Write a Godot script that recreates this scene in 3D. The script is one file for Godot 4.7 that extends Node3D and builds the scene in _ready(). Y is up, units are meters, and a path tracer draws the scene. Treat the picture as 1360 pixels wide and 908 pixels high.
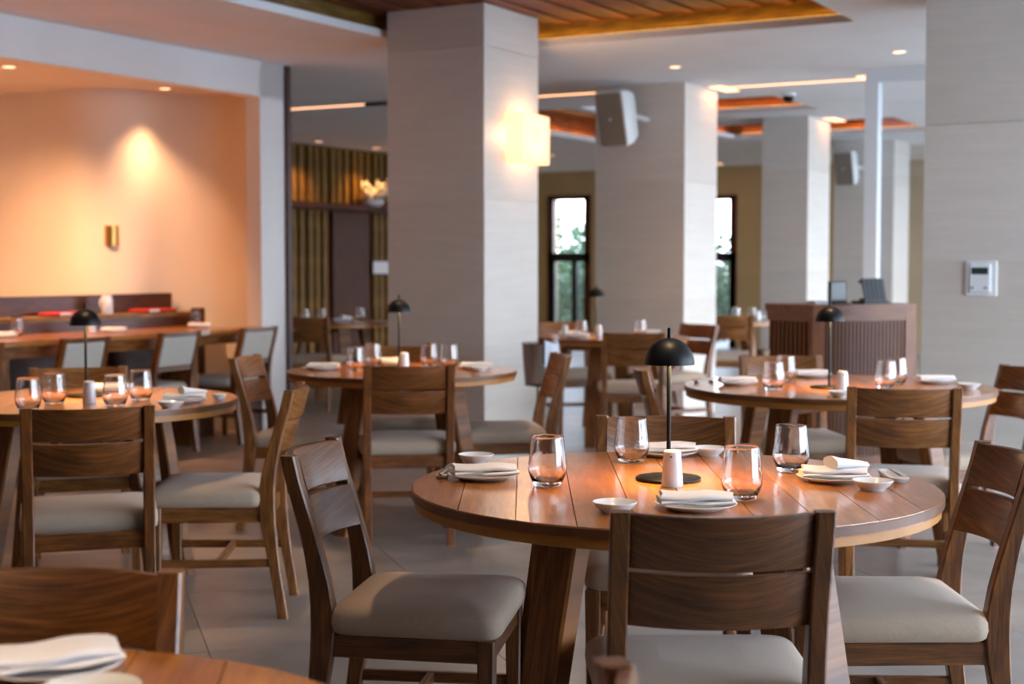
extends Node3D

var rng := RandomNumberGenerator.new()
var M := {}          # materials
var K := {}          # shared meshes
var used := {}       # names taken
const CEIL := 2.73

# ------------------------------------------------------------------ setting up
func _ready() -> void:
	rng.seed = 41
	setup_view()
	make_materials()
	build_floor()
	build_ceiling()
	build_walls()
	build_niche()
	build_columns()
	build_far_end()
	build_partition()
	build_station()
	build_lights()
	build_tables()
	build_chairs()
	build_table_things()
	build_niche_furniture()
	build_details()

func setup_view() -> void:
	var cam := Camera3D.new()
	cam.name = "camera"
	cam.position = Vector3(0, 1.27, 0)
	cam.rotation = Vector3(deg_to_rad(-3.037), deg_to_rad(29.5), 0)
	cam.fov = 26.083
	cam.near = 0.05
	cam.far = 300.0
	var att := CameraAttributesPhysical.new()
	att.frustum_focus_distance = 3.45
	att.frustum_focal_length = 51.8
	att.exposure_aperture = 3.6
	att.auto_exposure_enabled = false
	cam.attributes = att
	cam.fov = 26.083
	add_child(cam)
	cam.current = true
	var we := WorldEnvironment.new()
	we.name = "world_environment"
	var env := Environment.new()
	env.background_mode = Environment.BG_SKY
	var sky := Sky.new()
	var sm := ProceduralSkyMaterial.new()
	sm.sky_top_color = Color(0.62, 0.74, 0.90)
	sm.sky_horizon_color = Color(0.90, 0.94, 0.98)
	sm.sky_curve = 0.25
	sm.ground_bottom_color = Color(0.45, 0.45, 0.44)
	sm.ground_horizon_color = Color(0.62, 0.63, 0.64)
	sm.sky_energy_multiplier = 1.0
	sky.sky_material = sm
	env.sky = sky
	env.background_energy_multiplier = 16.0
	env.ambient_light_source = Environment.AMBIENT_SOURCE_DISABLED
	env.tonemap_mode = Environment.TONE_MAPPER_LINEAR
	env.tonemap_exposure = 1.08
	env.sdfgi_enabled = true
	env.ssao_enabled = true
	env.ssil_enabled = true
	we.environment = env
	add_child(we)

# ------------------------------------------------------------------ materials
func noise_img(w: int, h: int, fx: float, sd: int, oct := 3) -> Image:
	var n := FastNoiseLite.new()
	n.seed = sd
	n.noise_type = FastNoiseLite.TYPE_SIMPLEX_SMOOTH
	n.frequency = fx
	n.fractal_octaves = oct
	return n.get_seamless_image(w, h)

func wood_tex(dark: Color, light: Color, sd: int, contrast := 1.0) -> ImageTexture:
	var s := 512
	var fine := noise_img(48, s, 0.09, sd, 4)
	fine.resize(s, s, Image.INTERPOLATE_CUBIC)
	var mid := noise_img(128, s, 0.02, sd + 5, 3)
	mid.resize(s, s, Image.INTERPOLATE_CUBIC)
	var blot := noise_img(s, s, 0.008, sd + 9, 3)
	var out := Image.create(s, s, false, Image.FORMAT_RGB8)
	for y in s:
		for x in s:
			var a := fine.get_pixel(x, y).r
			var b := mid.get_pixel(x, y).r
			var c := blot.get_pixel(x, y).r
			var t := 0.5 + contrast * (0.75 * (a - 0.5) + 0.55 * (b - 0.5) + 0.4 * (c - 0.5) + 0.05 * sin(b * 40.0))
			out.set_pixel(x, y, dark.lerp(light, clampf(t, 0.0, 1.0)))
	return ImageTexture.create_from_image(out)

func mottle_tex(c0: Color, c1: Color, sd: int, freq: float, s := 512) -> ImageTexture:
	var a := noise_img(s, s, freq, sd, 5)
	var out := Image.create(s, s, false, Image.FORMAT_RGB8)
	for y in s:
		for x in s:
			out.set_pixel(x, y, c0.lerp(c1, a.get_pixel(x, y).r))
	return ImageTexture.create_from_image(out)

func weave_tex(c0: Color, c1: Color, sd: int) -> ImageTexture:
	var s := 512
	var a := noise_img(s, s, 0.12, sd, 4)
	var out := Image.create(s, s, false, Image.FORMAT_RGB8)
	for y in s:
		for x in s:
			var w := 0.03 * sin(x * TAU / 8.0) * sin(y * TAU / 8.0) + a.get_pixel(x, y).r
			out.set_pixel(x, y, c0.lerp(c1, clampf(w, 0.0, 1.0)))
	return ImageTexture.create_from_image(out)

func mat(called: String, c: Color, rough := 0.6, metal := 0.0) -> StandardMaterial3D:
	var m := StandardMaterial3D.new()
	m.resource_name = called
	m.albedo_color = c
	m.roughness = rough
	m.metallic = metal
	M[called] = m
	return m

func tmat(called: String, t: Texture2D, rough: float, scale: Vector3, tint := Color.WHITE) -> StandardMaterial3D:
	var m := mat(called, tint, rough)
	m.albedo_texture = t
	m.uv1_scale = scale
	return m

func wmat(called: String, t: Texture2D, rough: float, scale: float, tint := Color.WHITE) -> StandardMaterial3D:
	var m := tmat(called, t, rough, Vector3.ONE * scale, tint)
	m.uv1_triplanar = true
	m.uv1_world_triplanar = true
	return m

func glow(called: String, c: Color, e: float) -> StandardMaterial3D:
	var m := mat(called, c, 0.6)
	m.emission_enabled = true
	m.emission = c
	m.emission_energy_multiplier = e
	return m

func make_materials() -> void:
	var tw := wood_tex(Color8(86, 50, 18), Color8(168, 110, 52), 3)
	var tt := wood_tex(Color8(144, 84, 32), Color8(212, 146, 68), 17, 0.8)
	var tc := wood_tex(Color8(70, 34, 14), Color8(150, 80, 36), 29, 1.2)
	var tl := wood_tex(Color8(202, 193, 182), Color8(215, 207, 197), 43, 0.7)
	for k in 3:
		var m := tmat("chair_wood_%d" % k, tw, 0.38, Vector3(1.6, 3.0, 1), [Color(0.82, 0.78, 0.76), Color(1, 0.97, 0.95), Color(0.92, 0.84, 0.78)][k])
		m.clearcoat_enabled = true
		m.clearcoat = 0.25
		m.clearcoat_roughness = 0.25
	tmat("leg_wood", tw, 0.45, Vector3(1.4, 2.6, 1), Color(1, 0.97, 0.95))
	for k in 3:
		var m := tmat("table_wood_%d" % k, tt, 0.3, Vector3(1.2, 2.4, 1), [Color(1, 1, 1), Color(0.9, 0.86, 0.84), Color(1, 0.93, 0.88)][k])
		m.clearcoat_enabled = true
		m.clearcoat = 0.7
		m.clearcoat_roughness = 0.1
		m.metallic_specular = 0.4
	wmat("table_band", mottle_tex(Color8(96, 58, 28), Color8(128, 80, 42), 22, 0.03, 256), 0.4, 1.0)
	wmat("table_edge", mottle_tex(Color8(170, 108, 40), Color8(196, 132, 58), 21, 0.02, 256), 0.4, 1.0)
	for k in 3:
		tmat("ceiling_wood_%d" % k, tc, 0.5, Vector3(0.6, 2.0, 1), [Color(1, 1, 1), Color(0.8, 0.76, 0.74), Color(0.9, 0.86, 0.8)][k])
	for k in 3:
		tmat("panel_wood_%d" % k, tl, 0.55, Vector3(0.5, 1.4, 1), [Color(1, 1, 1), Color(0.96, 0.96, 0.955), Color(0.985, 0.975, 0.965)][k])
	tmat("dark_wood", tc, 0.4, Vector3(1, 2, 1), Color(0.62, 0.5, 0.46))
	tmat("station_wood", tt, 0.42, Vector3(1, 2, 1), Color(0.74, 0.64, 0.46))
	tmat("bench_wood", tw, 0.4, Vector3(1, 2, 1), Color(0.6, 0.48, 0.46))
	tmat("gold_wood", wood_tex(Color8(84, 58, 16), Color8(150, 112, 44), 51), 0.5, Vector3(1, 2, 1))
	wmat("plaster", mottle_tex(Color8(230, 228, 224), Color8(238, 236, 233), 5, 0.01, 256), 0.8, 0.4)
	wmat("cream_plaster", mottle_tex(Color8(226, 206, 182), Color8(234, 216, 194), 6, 0.01, 256), 0.75, 0.4)
	wmat("ochre_plaster", mottle_tex(Color8(176, 146, 100), Color8(190, 160, 112), 7, 0.01, 256), 0.8, 0.4)
	var tf := mottle_tex(Color8(154, 142, 130), Color8(182, 170, 158), 8, 0.012)
	for k in 3:
		wmat("tile_%d" % k, tf, 0.34, 0.5, [Color(1, 1, 1), Color(0.96, 0.955, 0.95), Color(1.0, 0.985, 0.97)][k])
	wmat("screed", tf, 0.6, 0.5, Color(0.8, 0.78, 0.76))
	wmat("terrace", mottle_tex(Color8(206, 204, 198), Color8(222, 220, 214), 9, 0.02, 256), 0.9, 0.3)
	var cu := tmat("cushion", weave_tex(Color8(172, 151, 129), Color8(197, 176, 153), 11), 0.9, Vector3(5, 5, 1))
	cu.rim_enabled = true
	cu.rim = 0.3
	tmat("cream_fabric", weave_tex(Color8(190, 186, 176), Color8(212, 208, 198), 12), 0.9, Vector3(5, 5, 1))
	tmat("linen", weave_tex(Color8(222, 220, 222), Color8(240, 238, 238), 13), 0.85, Vector3(6, 6, 1))
	tmat("towel", weave_tex(Color8(196, 204, 214), Color8(226, 230, 236), 14), 0.9, Vector3(12, 12, 1))
	mat("porcelain", Color8(226, 228, 230), 0.18)
	mat("hole", Color8(20, 16, 14), 0.8)
	mat("black_metal", Color8(7, 10, 11), 0.42)
	M.black_metal.metallic_specular = 0.35
	mat("black_steel", Color8(18, 19, 20), 0.5)
	mat("brass", Color8(190, 150, 84), 0.3, 0.9)
	mat("chrome", Color8(196, 198, 202), 0.12, 1.0)
	mat("steel", Color8(200, 196, 190), 0.22, 1.0)
	mat("speaker_white", Color8(214, 214, 210), 0.5)
	mat("speaker_grille", Color8(146, 139, 128), 0.8)
	mat("plastic_white", Color8(228, 230, 230), 0.4)
	mat("display_dark", Color8(46, 62, 60), 0.25)
	mat("button_grey", Color8(150, 152, 152), 0.5)
	mat("red_cloth", Color8(160, 22, 20), 0.8)
	mat("white_frame", Color8(214, 218, 220), 0.5)
	mat("leaf", Color8(48, 78, 38), 0.6)
	mat("bark", Color8(86, 70, 54), 0.8)
	mat("petal", Color8(224, 214, 196), 0.7)
	var g := mat("glass", Color(1, 1, 1, 0.0), 0.0)
	g.refraction_enabled = true
	g.refraction_scale = 0.05
	var p := mat("pane", Color(0.92, 0.96, 0.97, 0.06), 0.02)
	p.transparency = BaseMaterial3D.TRANSPARENCY_ALPHA
	glow("led_amber", Color(1.0, 0.78, 0.40), 3.0)
	glow("led_orange", Color(1.0, 0.77, 0.48), 3.0)
	glow("led_warm", Color(1.0, 0.76, 0.58), 2.2)
	glow("lens_glow", Color(1.0, 0.78, 0.58), 4.0)
	glow("bulb_glow", Color(1.0, 0.70, 0.36), 6.0)
	var sh := mat("shade_fabric", Color8(236, 214, 186), 0.9)
	sh.backlight_enabled = true
	sh.backlight = Color(0.9, 0.8, 0.66)
	sh.emission_enabled = true
	sh.emission = Color(1.0, 0.85, 0.70)
	sh.emission_energy_multiplier = 0.6

# ------------------------------------------------------------------ mesh tools
func st_new() -> SurfaceTool:
	var st := SurfaceTool.new()
	st.begin(Mesh.PRIMITIVE_TRIANGLES)
	return st

var uvo := Vector2.ZERO
var grain := Vector3.RIGHT

func uv_of(p: Vector3) -> Vector2:
	var v := 0.0
	if absf(grain.x) > 0.7:
		v = p.y + p.z
	elif absf(grain.y) > 0.7:
		v = p.x + p.z
	else:
		v = p.x + p.y
	return Vector2(p.dot(grain), v) + uvo

func tri(st: SurfaceTool, a: Vector3, b: Vector3, c: Vector3, na: Vector3, nb: Vector3, nc: Vector3) -> void:
	var f := (b - a).cross(c - a)
	if f.length_squared() < 1e-16:
		return
	if f.dot(na + nb + nc) > 0.0:
		var t := b
		b = c
		c = t
		t = nb
		nb = nc
		nc = t
	st.set_normal(na); st.set_uv(uv_of(a)); st.add_vertex(a)
	st.set_normal(nb); st.set_uv(uv_of(b)); st.add_vertex(b)
	st.set_normal(nc); st.set_uv(uv_of(c)); st.add_vertex(c)

# rings of equal point counts joined by quads; normals smoothed below the crease
func loft(st: SurfaceTool, rings: Array, cap0 := true, cap1 := true, closed := true, crease := 0.75, flip := false) -> void:
	var n: int = rings[0].size()
	var m: int = rings.size()
	var cols := n if closed else n - 1
	var fn := []
	var vol := 0.0
	for i in m - 1:
		var row := PackedVector3Array()
		for j in cols:
			var a: Vector3 = rings[i][j]
			var b: Vector3 = rings[i][(j + 1) % n]
			var c: Vector3 = rings[i + 1][(j + 1) % n]
			var d: Vector3 = rings[i + 1][j]
			row.append((c - a).cross(d - b).normalized())
			vol += a.dot(b.cross(c)) + a.dot(c.cross(d))
		fn.append(row)
	var mids := []
	for e in 2:
		var r: PackedVector3Array = rings[0 if e == 0 else m - 1]
		var mid := Vector3.ZERO
		for p in r:
			mid += p
		mid /= n
		mids.append(mid)
		for j in cols:
			var a: Vector3 = r[j]
			var b: Vector3 = r[(j + 1) % n]
			vol += mid.dot(b.cross(a)) if e == 0 else mid.dot(a.cross(b))
	var sg := 1.0 if vol >= 0.0 else -1.0
	if flip:
		sg = -sg
	for i in m - 1:
		for j in cols:
			var f: Vector3 = fn[i][j]
			var ns := []
			for corner in [[0, 0], [0, 1], [1, 1], [1, 0]]:
				var s := Vector3.ZERO
				for di in [-1, 0]:
					for dj in [-1, 0]:
						var ii: int = i + corner[0] + di
						var jj: int = j + corner[1] + dj
						if closed:
							jj = (jj + cols) % cols
						if ii < 0 or ii >= m - 1 or jj < 0 or jj >= cols:
							continue
						var o: Vector3 = fn[ii][jj]
						if o.dot(f) > crease:
							s += o
				ns.append((s if s.length() > 1e-6 else f).normalized() * sg)
			var a: Vector3 = rings[i][j]
			var b: Vector3 = rings[i][(j + 1) % n]
			var c: Vector3 = rings[i + 1][(j + 1) % n]
			var d: Vector3 = rings[i + 1][j]
			tri(st, a, b, c, ns[0], ns[1], ns[2])
			tri(st, a, c, d, ns[0], ns[2], ns[3])
	for e in 2:
		if (e == 0 and not cap0) or (e == 1 and not cap1):
			continue
		var r: PackedVector3Array = rings[0 if e == 0 else m - 1]
		var q := Vector3.ZERO
		for j in n:
			q += (r[j] - mids[e]).cross(r[(j + 1) % n] - mids[e])
		q = q.normalized() * sg * (-1.0 if e == 0 else 1.0)
		for j in n:
			tri(st, mids[e], r[j], r[(j + 1) % n], q, q, q)

func oct_ring(w: float, d: float, b: float, y: float) -> PackedVector3Array:
	var x := w / 2.0
	var z := d / 2.0
	return PackedVector3Array([Vector3(x - b, y, z), Vector3(x, y, z - b), Vector3(x, y, -z + b), Vector3(x - b, y, -z), Vector3(-x + b, y, -z), Vector3(-x, y, -z + b), Vector3(-x, y, z - b), Vector3(-x + b, y, z)])

func moved(r: PackedVector3Array, x: Transform3D) -> PackedVector3Array:
	var o := PackedVector3Array()
	for p in r:
		o.append(x * p)
	return o

func new_uv(g: Vector3) -> void:
	grain = g.normalized()
	uvo = Vector2(rng.randf() * 3.0, rng.randf() * 3.0)

func long_axis(s: Vector3) -> Vector3:
	if s.x >= s.y and s.x >= s.z:
		return Vector3.RIGHT
	return Vector3.UP if s.y >= s.z else Vector3.BACK

# box with chamfered edges
func cbox(st: SurfaceTool, size: Vector3, at: Vector3, bev := 0.003, turn := Basis.IDENTITY) -> void:
	new_uv(turn * long_axis(size))
	var h := size.y / 2.0
	var b := minf(bev, 0.45 * minf(size.x, minf(size.y, size.z)))
	var x := Transform3D(turn, at)
	loft(st, [moved(oct_ring(size.x - 2 * b, size.z - 2 * b, b * 0.5, -h), x), moved(oct_ring(size.x, size.z, b, -h + b), x), moved(oct_ring(size.x, size.z, b, h - b), x), moved(oct_ring(size.x - 2 * b, size.z - 2 * b, b * 0.5, h), x)])

# plain box of twelve triangles
func pbox(st: SurfaceTool, size: Vector3, at: Vector3, turn := Basis.IDENTITY, g := Vector3.ZERO) -> void:
	new_uv(turn * (g if g != Vector3.ZERO else long_axis(size)))
	var x := Transform3D(turn, at)
	var s := size / 2.0
	var r := []
	for y in [-s.y, s.y]:
		r.append(moved(PackedVector3Array([Vector3(s.x, y, s.z), Vector3(s.x, y, -s.z), Vector3(-s.x, y, -s.z), Vector3(-s.x, y, s.z)]), x))
	new_quads(st, r)

func new_quads(st: SurfaceTool, r: Array) -> void:
	loft_rect(st, r)

func loft_rect(st: SurfaceTool, r: Array) -> void:
	var a: PackedVector3Array = r[0]
	var b: PackedVector3Array = r[1]
	var mid := (a[0] + a[2] + b[0] + b[2]) / 4.0
	var faces := [[a[0], a[1], a[2], a[3]], [b[0], b[1], b[2], b[3]]]
	for j in 4:
		faces.append([a[j], a[(j + 1) % 4], b[(j + 1) % 4], b[j]])
	for f in faces:
		var n: Vector3 = (f[2] - f[0]).cross(f[3] - f[1]).normalized()
		if n.dot((f[0] + f[2]) / 2.0 - mid) < 0.0:
			n = -n
		tri(st, f[0], f[1], f[2], n, n, n)
		tri(st, f[0], f[2], f[3], n, n, n)

func circle(r: float, y: float, n: int) -> PackedVector3Array:
	var o := PackedVector3Array()
	for k in n:
		o.append(Vector3(r * cos(TAU * k / n), y, r * sin(TAU * k / n)))
	return o

# turned shape; profile of (radius, height), closed on itself where it returns to its start
func lathe(st: SurfaceTool, prof: Array, n := 28, x := Transform3D.IDENTITY, crease := 0.6) -> void:
	new_uv(Vector3.UP)
	var rings := []
	for p in prof:
		rings.append(moved(circle(maxf(p[0], 0.00005), p[1], n), x))
	loft(st, rings, false, false, true, crease)

func tube(st: SurfaceTool, pts: Array, r: float, n := 8) -> void:
	new_uv(Vector3.UP)
	var rings := []
	var last := Vector3.ZERO
	for i in pts.size():
		var d: Vector3 = (pts[mini(i + 1, pts.size() - 1)] - pts[maxi(i - 1, 0)]).normalized()
		var side := last
		if i == 0:
			side = d.cross(Vector3.UP if absf(d.y) < 0.9 else Vector3.RIGHT)
		side = (side - d * side.dot(d)).normalized()
		last = side
		var up := d.cross(side)
		var ring := PackedVector3Array()
		for k in n:
			ring.append(pts[i] + (side * cos(TAU * k / n) + up * sin(TAU * k / n)) * r)
		rings.append(ring)
	loft(st, rings)

func rrect(w: float, d: float, r: float, y: float, seg := 5) -> PackedVector3Array:
	var o := PackedVector3Array()
	r = minf(r, 0.49 * minf(w, d))
	var cs := [Vector2(w / 2 - r, d / 2 - r), Vector2(-w / 2 + r, d / 2 - r), Vector2(-w / 2 + r, -d / 2 + r), Vector2(w / 2 - r, -d / 2 + r)]
	for q in 4:
		for k in seg + 1:
			var a := PI / 2 * (q + float(k) / seg)
			o.append(Vector3(cs[q].x + r * cos(a), y, cs[q].y + r * sin(a)))
	return o

func done(st: SurfaceTool) -> ArrayMesh:
	return st.commit()

# ------------------------------------------------------------------ scene tools
func numbered(n: String) -> String:
	if not used.has(n):
		used[n] = 0
		return n
	used[n] += 1
	return "%s_%03d" % [n, used[n]]

func thing(called: String, label: String, category: String, at := Vector3.ZERO, turn := 0.0, group := "") -> Node3D:
	var o := Node3D.new()
	o.name = numbered(called)
	add_child(o)
	o.position = at
	o.rotation.y = turn
	o.set_meta("label", label)
	o.set_meta("category", category)
	if group != "":
		o.set_meta("group", group)
	return o

func part(parent: Node, called: String, mesh: Mesh, m: Material, x := Transform3D.IDENTITY, label := "") -> MeshInstance3D:
	var o := MeshInstance3D.new()
	o.name = called
	o.mesh = mesh
	o.material_override = m
	o.transform = x
	if label != "":
		o.set_meta("label", label)
	parent.add_child(o, true)
	return o

func single(called: String, label: String, category: String, mesh: Mesh, m: Material, at := Vector3.ZERO, turn := 0.0, group := "") -> MeshInstance3D:
	var o := MeshInstance3D.new()
	o.name = numbered(called)
	o.mesh = mesh
	o.material_override = m
	add_child(o)
	o.position = at
	o.rotation.y = turn
	o.set_meta("label", label)
	o.set_meta("category", category)
	if group != "":
		o.set_meta("group", group)
	return o

func structure(called: String, mesh: Mesh, m: Material, label := "", category := "") -> MeshInstance3D:
	var o := MeshInstance3D.new()
	o.name = called
	o.mesh = mesh
	o.material_override = m
	add_child(o)
	o.set_meta("kind", "structure")
	if label != "":
		o.set_meta("label", label)
		o.set_meta("category", category)
	return o

func dup(root: Node3D, label: String, at: Vector3, turn: float, group := "") -> Node3D:
	var r: Node3D = root.duplicate()
	var base := String(root.name)
	r.name = numbered(base)
	add_child(r)
	r.position = at
	r.rotation.y = turn
	r.set_meta("label", label)
	if group != "":
		r.set_meta("group", group)
	return r

func bx(st: SurfaceTool, x0: float, x1: float, y0: float, y1: float, z0: float, z1: float) -> void:
	pbox(st, Vector3(absf(x1 - x0), absf(y1 - y0), absf(z1 - z0)), Vector3(x0 + x1, y0 + y1, z0 + z1) / 2.0)

func one_box(x0: float, x1: float, y0: float, y1: float, z0: float, z1: float) -> ArrayMesh:
	var st := st_new()
	bx(st, x0, x1, y0, y1, z0, z1)
	return done(st)

func spot(at: Vector3, to: Vector3, c: Color, e: float, angle: float, size := 0.03) -> void:
	var l := SpotLight3D.new()
	l.name = numbered("spot_light")
	add_child(l)
	l.position = at
	var d := (to - at).normalized()
	l.basis = Basis.looking_at(d, Vector3.UP if absf(d.y) < 0.95 else Vector3.RIGHT)
	l.light_color = c
	l.light_energy = e
	l.spot_angle = angle
	l.spot_angle_attenuation = 1.0
	l.spot_range = 30.0
	l.spot_attenuation = 2.0
	l.light_size = size
	l.shadow_enabled = true

func omni(at: Vector3, c: Color, e: float, size := 0.04) -> void:
	var l := OmniLight3D.new()
	l.name = numbered("omni_light")
	add_child(l)
	l.position = at
	l.light_color = c
	l.light_energy = e
	l.omni_range = 30.0
	l.omni_attenuation = 2.0
	l.light_size = size
	l.shadow_enabled = true

func area(at: Vector3, dir: Vector3, along: Vector3, sx: float, sy: float, c: Color, e: float) -> void:
	var l := AreaLight3D.new()
	l.name = numbered("area_light")
	add_child(l)
	l.position = at
	var z := -dir.normalized()
	var x := along.normalized()
	l.basis = Basis(x, z.cross(x), z)
	l.area_size = Vector2(sx, sy)
	l.light_color = c
	l.light_energy = e
	l.area_range = 30.0
	l.area_attenuation = 2.0
	l.shadow_enabled = true

# ------------------------------------------------------------------ floor
func build_floor() -> void:
	var fl := structure("floor", one_box(-13.0, 3.5, -0.25, -0.012, -23.0, 3.0), M.screed)
	var tm := one_box(-0.4485, 0.4485, -0.012, 0.0, -0.4485, 0.4485)
	var a := deg_to_rad(29.5 + 17.0)   # the joints run diagonally to the walls
	var b := Basis(Vector3.UP, a)
	var fwd := Vector3(-sin(deg_to_rad(29.5)), 0, -cos(deg_to_rad(29.5)))
	var rt := Vector3(cos(deg_to_rad(29.5)), 0, -sin(deg_to_rad(29.5)))
	var rest := st_new()
	var origin := Vector3(-3.25, 0, -4.94)
	for i in range(-28, 29):
		for j in range(-28, 29):
			var p: Vector3 = origin + b * Vector3((i + 0.5) * 0.9, 0, (j + 0.5) * 0.9)
			if p.x < -12.3 or p.x > 2.8 or p.z < -22.2 or p.z > 2.3:
				continue
			var d := p.dot(fwd)
			var l := p.dot(rt)
			if d > 1.5 and d < 15.5 and absf(l) < 0.36 * d + 1.1:
				part(fl, "tile", tm, M["tile_%d" % posmod(i * 7 + j * 3, 3)], Transform3D(b, p))
			else:
				pbox(rest, Vector3(0.897, 0.012, 0.897), p + Vector3(0, -0.006, 0), b)
	var r := part(fl, "tile_field", done(rest), M.tile_0)
	r.set_meta("kind", "stuff")
	structure("trim_1", one_box(3.7, 40.0, -0.3, -0.1, -45.0, 20.0), M.terrace, "pale stone terrace outside the window wall", "terrace")

# ------------------------------------------------------------------ ceiling with wooden trays
const TRAYS := [[-5.47, -2.63, -8.85, -1.2], [-7.92, -6.45, -16.2, -12.45], [-6.3, -4.4, -13.65, -12.4], [-6.3, -4.0, -16.4, -14.8]]

func build_ceiling() -> void:
	var xs := [-12.0, -6.9, 1.8, 3.4]
	var zs := [-21.4, -11.4, 2.5]
	for t in TRAYS:
		for v in [t[0], t[1]]:
			if not xs.has(v):
				xs.append(v)
		for v in [t[2], t[3]]:
			if not zs.has(v):
				zs.append(v)
	xs.sort()
	zs.sort()
	var st := st_new()
	for i in xs.size() - 1:
		for j in zs.size() - 1:
			var cx: float = (xs[i] + xs[i + 1]) / 2.0
			var cz: float = (zs[j] + zs[j + 1]) / 2.0
			var hole := cx > 1.8 and cz < -11.4
			for t in TRAYS:
				if cx > t[0] and cx < t[1] and cz > t[2] and cz < t[3]:
					hole = true
			if not hole:
				bx(st, xs[i], xs[i + 1], CEIL, CEIL + 0.05, zs[j], zs[j + 1])
	bx(st, -12.2, 3.6, CEIL + 0.36, CEIL + 0.46, -11.4, 2.7)
	bx(st, -12.2, 1.9, CEIL + 0.36, CEIL + 0.46, -21.6, -11.4)
	var ce := structure("ceiling", done(st), M.plaster)
	# each tray: set-back sides on the ledge, boards overhead, a light strip on the ledge
	for k in TRAYS.size():
		var t: Array = TRAYS[k]
		var o := 0.06
		var x0: float = t[0] - o
		var x1: float = t[1] + o
		var z0: float = t[2] - o
		var z1: float = t[3] + o
		var h := 0.15 if k == 0 else 0.27
		var sd := st_new()
		bx(sd, x0 - 0.04, x0, CEIL + 0.05, CEIL + h + 0.03, z0, z1)
		bx(sd, x1, x1 + 0.04, CEIL + 0.05, CEIL + h + 0.03, z0, z1)
		bx(sd, x0, x1, CEIL + 0.05, CEIL + h + 0.03, z0 - 0.04, z0)
		bx(sd, x0, x1, CEIL + 0.05, CEIL + h + 0.03, z1, z1 + 0.04)
		part(ce, "tray_side", done(sd), M.gold_wood if k == 0 else M.ceiling_wood_0)
		var pw := 0.075
		var n := int(ceil((x1 - x0) / pw))
		pw = (x1 - x0) / n
		for i in n:
			var y := CEIL + h + 0.006 * ((i * 5) % 3)
			var b := st_new()
			pbox(b, Vector3(pw - 0.006, 0.02, z1 - z0), Vector3(x0 + (i + 0.5) * pw, y + 0.01, (z0 + z1) / 2.0))
			part(ce, "board", done(b), M["ceiling_wood_%d" % ((i * 7 + k) % 3)])
		for s in [[x0 + 0.03, (z0 + z1) / 2.0, 0.025, z1 - z0 - 0.3, 1, 0], [x1 - 0.03, (z0 + z1) / 2.0, 0.025, z1 - z0 - 0.3, -1, 0], [(x0 + x1) / 2.0, z0 + 0.03, x1 - x0 - 0.3, 0.025, 0, 1], [(x0 + x1) / 2.0, z1 - 0.03, x1 - x0 - 0.3, 0.025, 0, -1]]:
			if k == 0 and (s[4] == 1 or s[4] == -1):
				continue
			var b := st_new()
			pbox(b, Vector3(s[2], 0.004, s[3]), Vector3(s[0], CEIL + 0.0525, s[1]))
			part(ce, "led_strip", done(b), M.led_amber if k == 0 else M.led_orange)
			var ln := maxf(s[2], s[3])
			area(Vector3(s[0], CEIL + 0.058, s[1]), Vector3(0, 1, 0), Vector3.RIGHT if s[2] > s[3] else Vector3.BACK, ln, 0.02, Color(1.0, 0.78, 0.40) if k == 0 else Color(1.0, 0.77, 0.48), (0.06 if k == 0 else 0.12) * ln)

# ------------------------------------------------------------------ outer walls
func build_walls() -> void:
	# window wall on the daylight side: posts, sill, head
	var st := st_new()
	bx(st, 3.4, 3.7, 2.62, 3.2, -11.3, 2.5)
	bx(st, 3.4, 3.7, -0.2, 0.12, -11.3, 2.5)
	bx(st, 1.6, 1.9, 2.62, 3.2, -21.4, -11.3)
	bx(st, 1.6, 1.9, -0.2, 0.12, -21.4, -11.3)
	bx(st, 1.6, 3.7, -0.2, 3.2, -11.5, -11.3)
	bx(st, 3.4, 3.7, 0.12, 2.62, -2.6, 2.5)
	var z := -4.6
	while z > -21.5:
		var wx := 3.4 if z > -11.3 else 1.6
		bx(st, wx, wx + 0.3, 0.12, 2.62, z - 0.14, z)
		z -= 2.0
	structure("wall_right", done(st), M.plaster)
	structure("wall_back", one_box(-10.6, 3.7, 0, 3.2, 2.5, 2.8), M.dark_wood)

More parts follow.
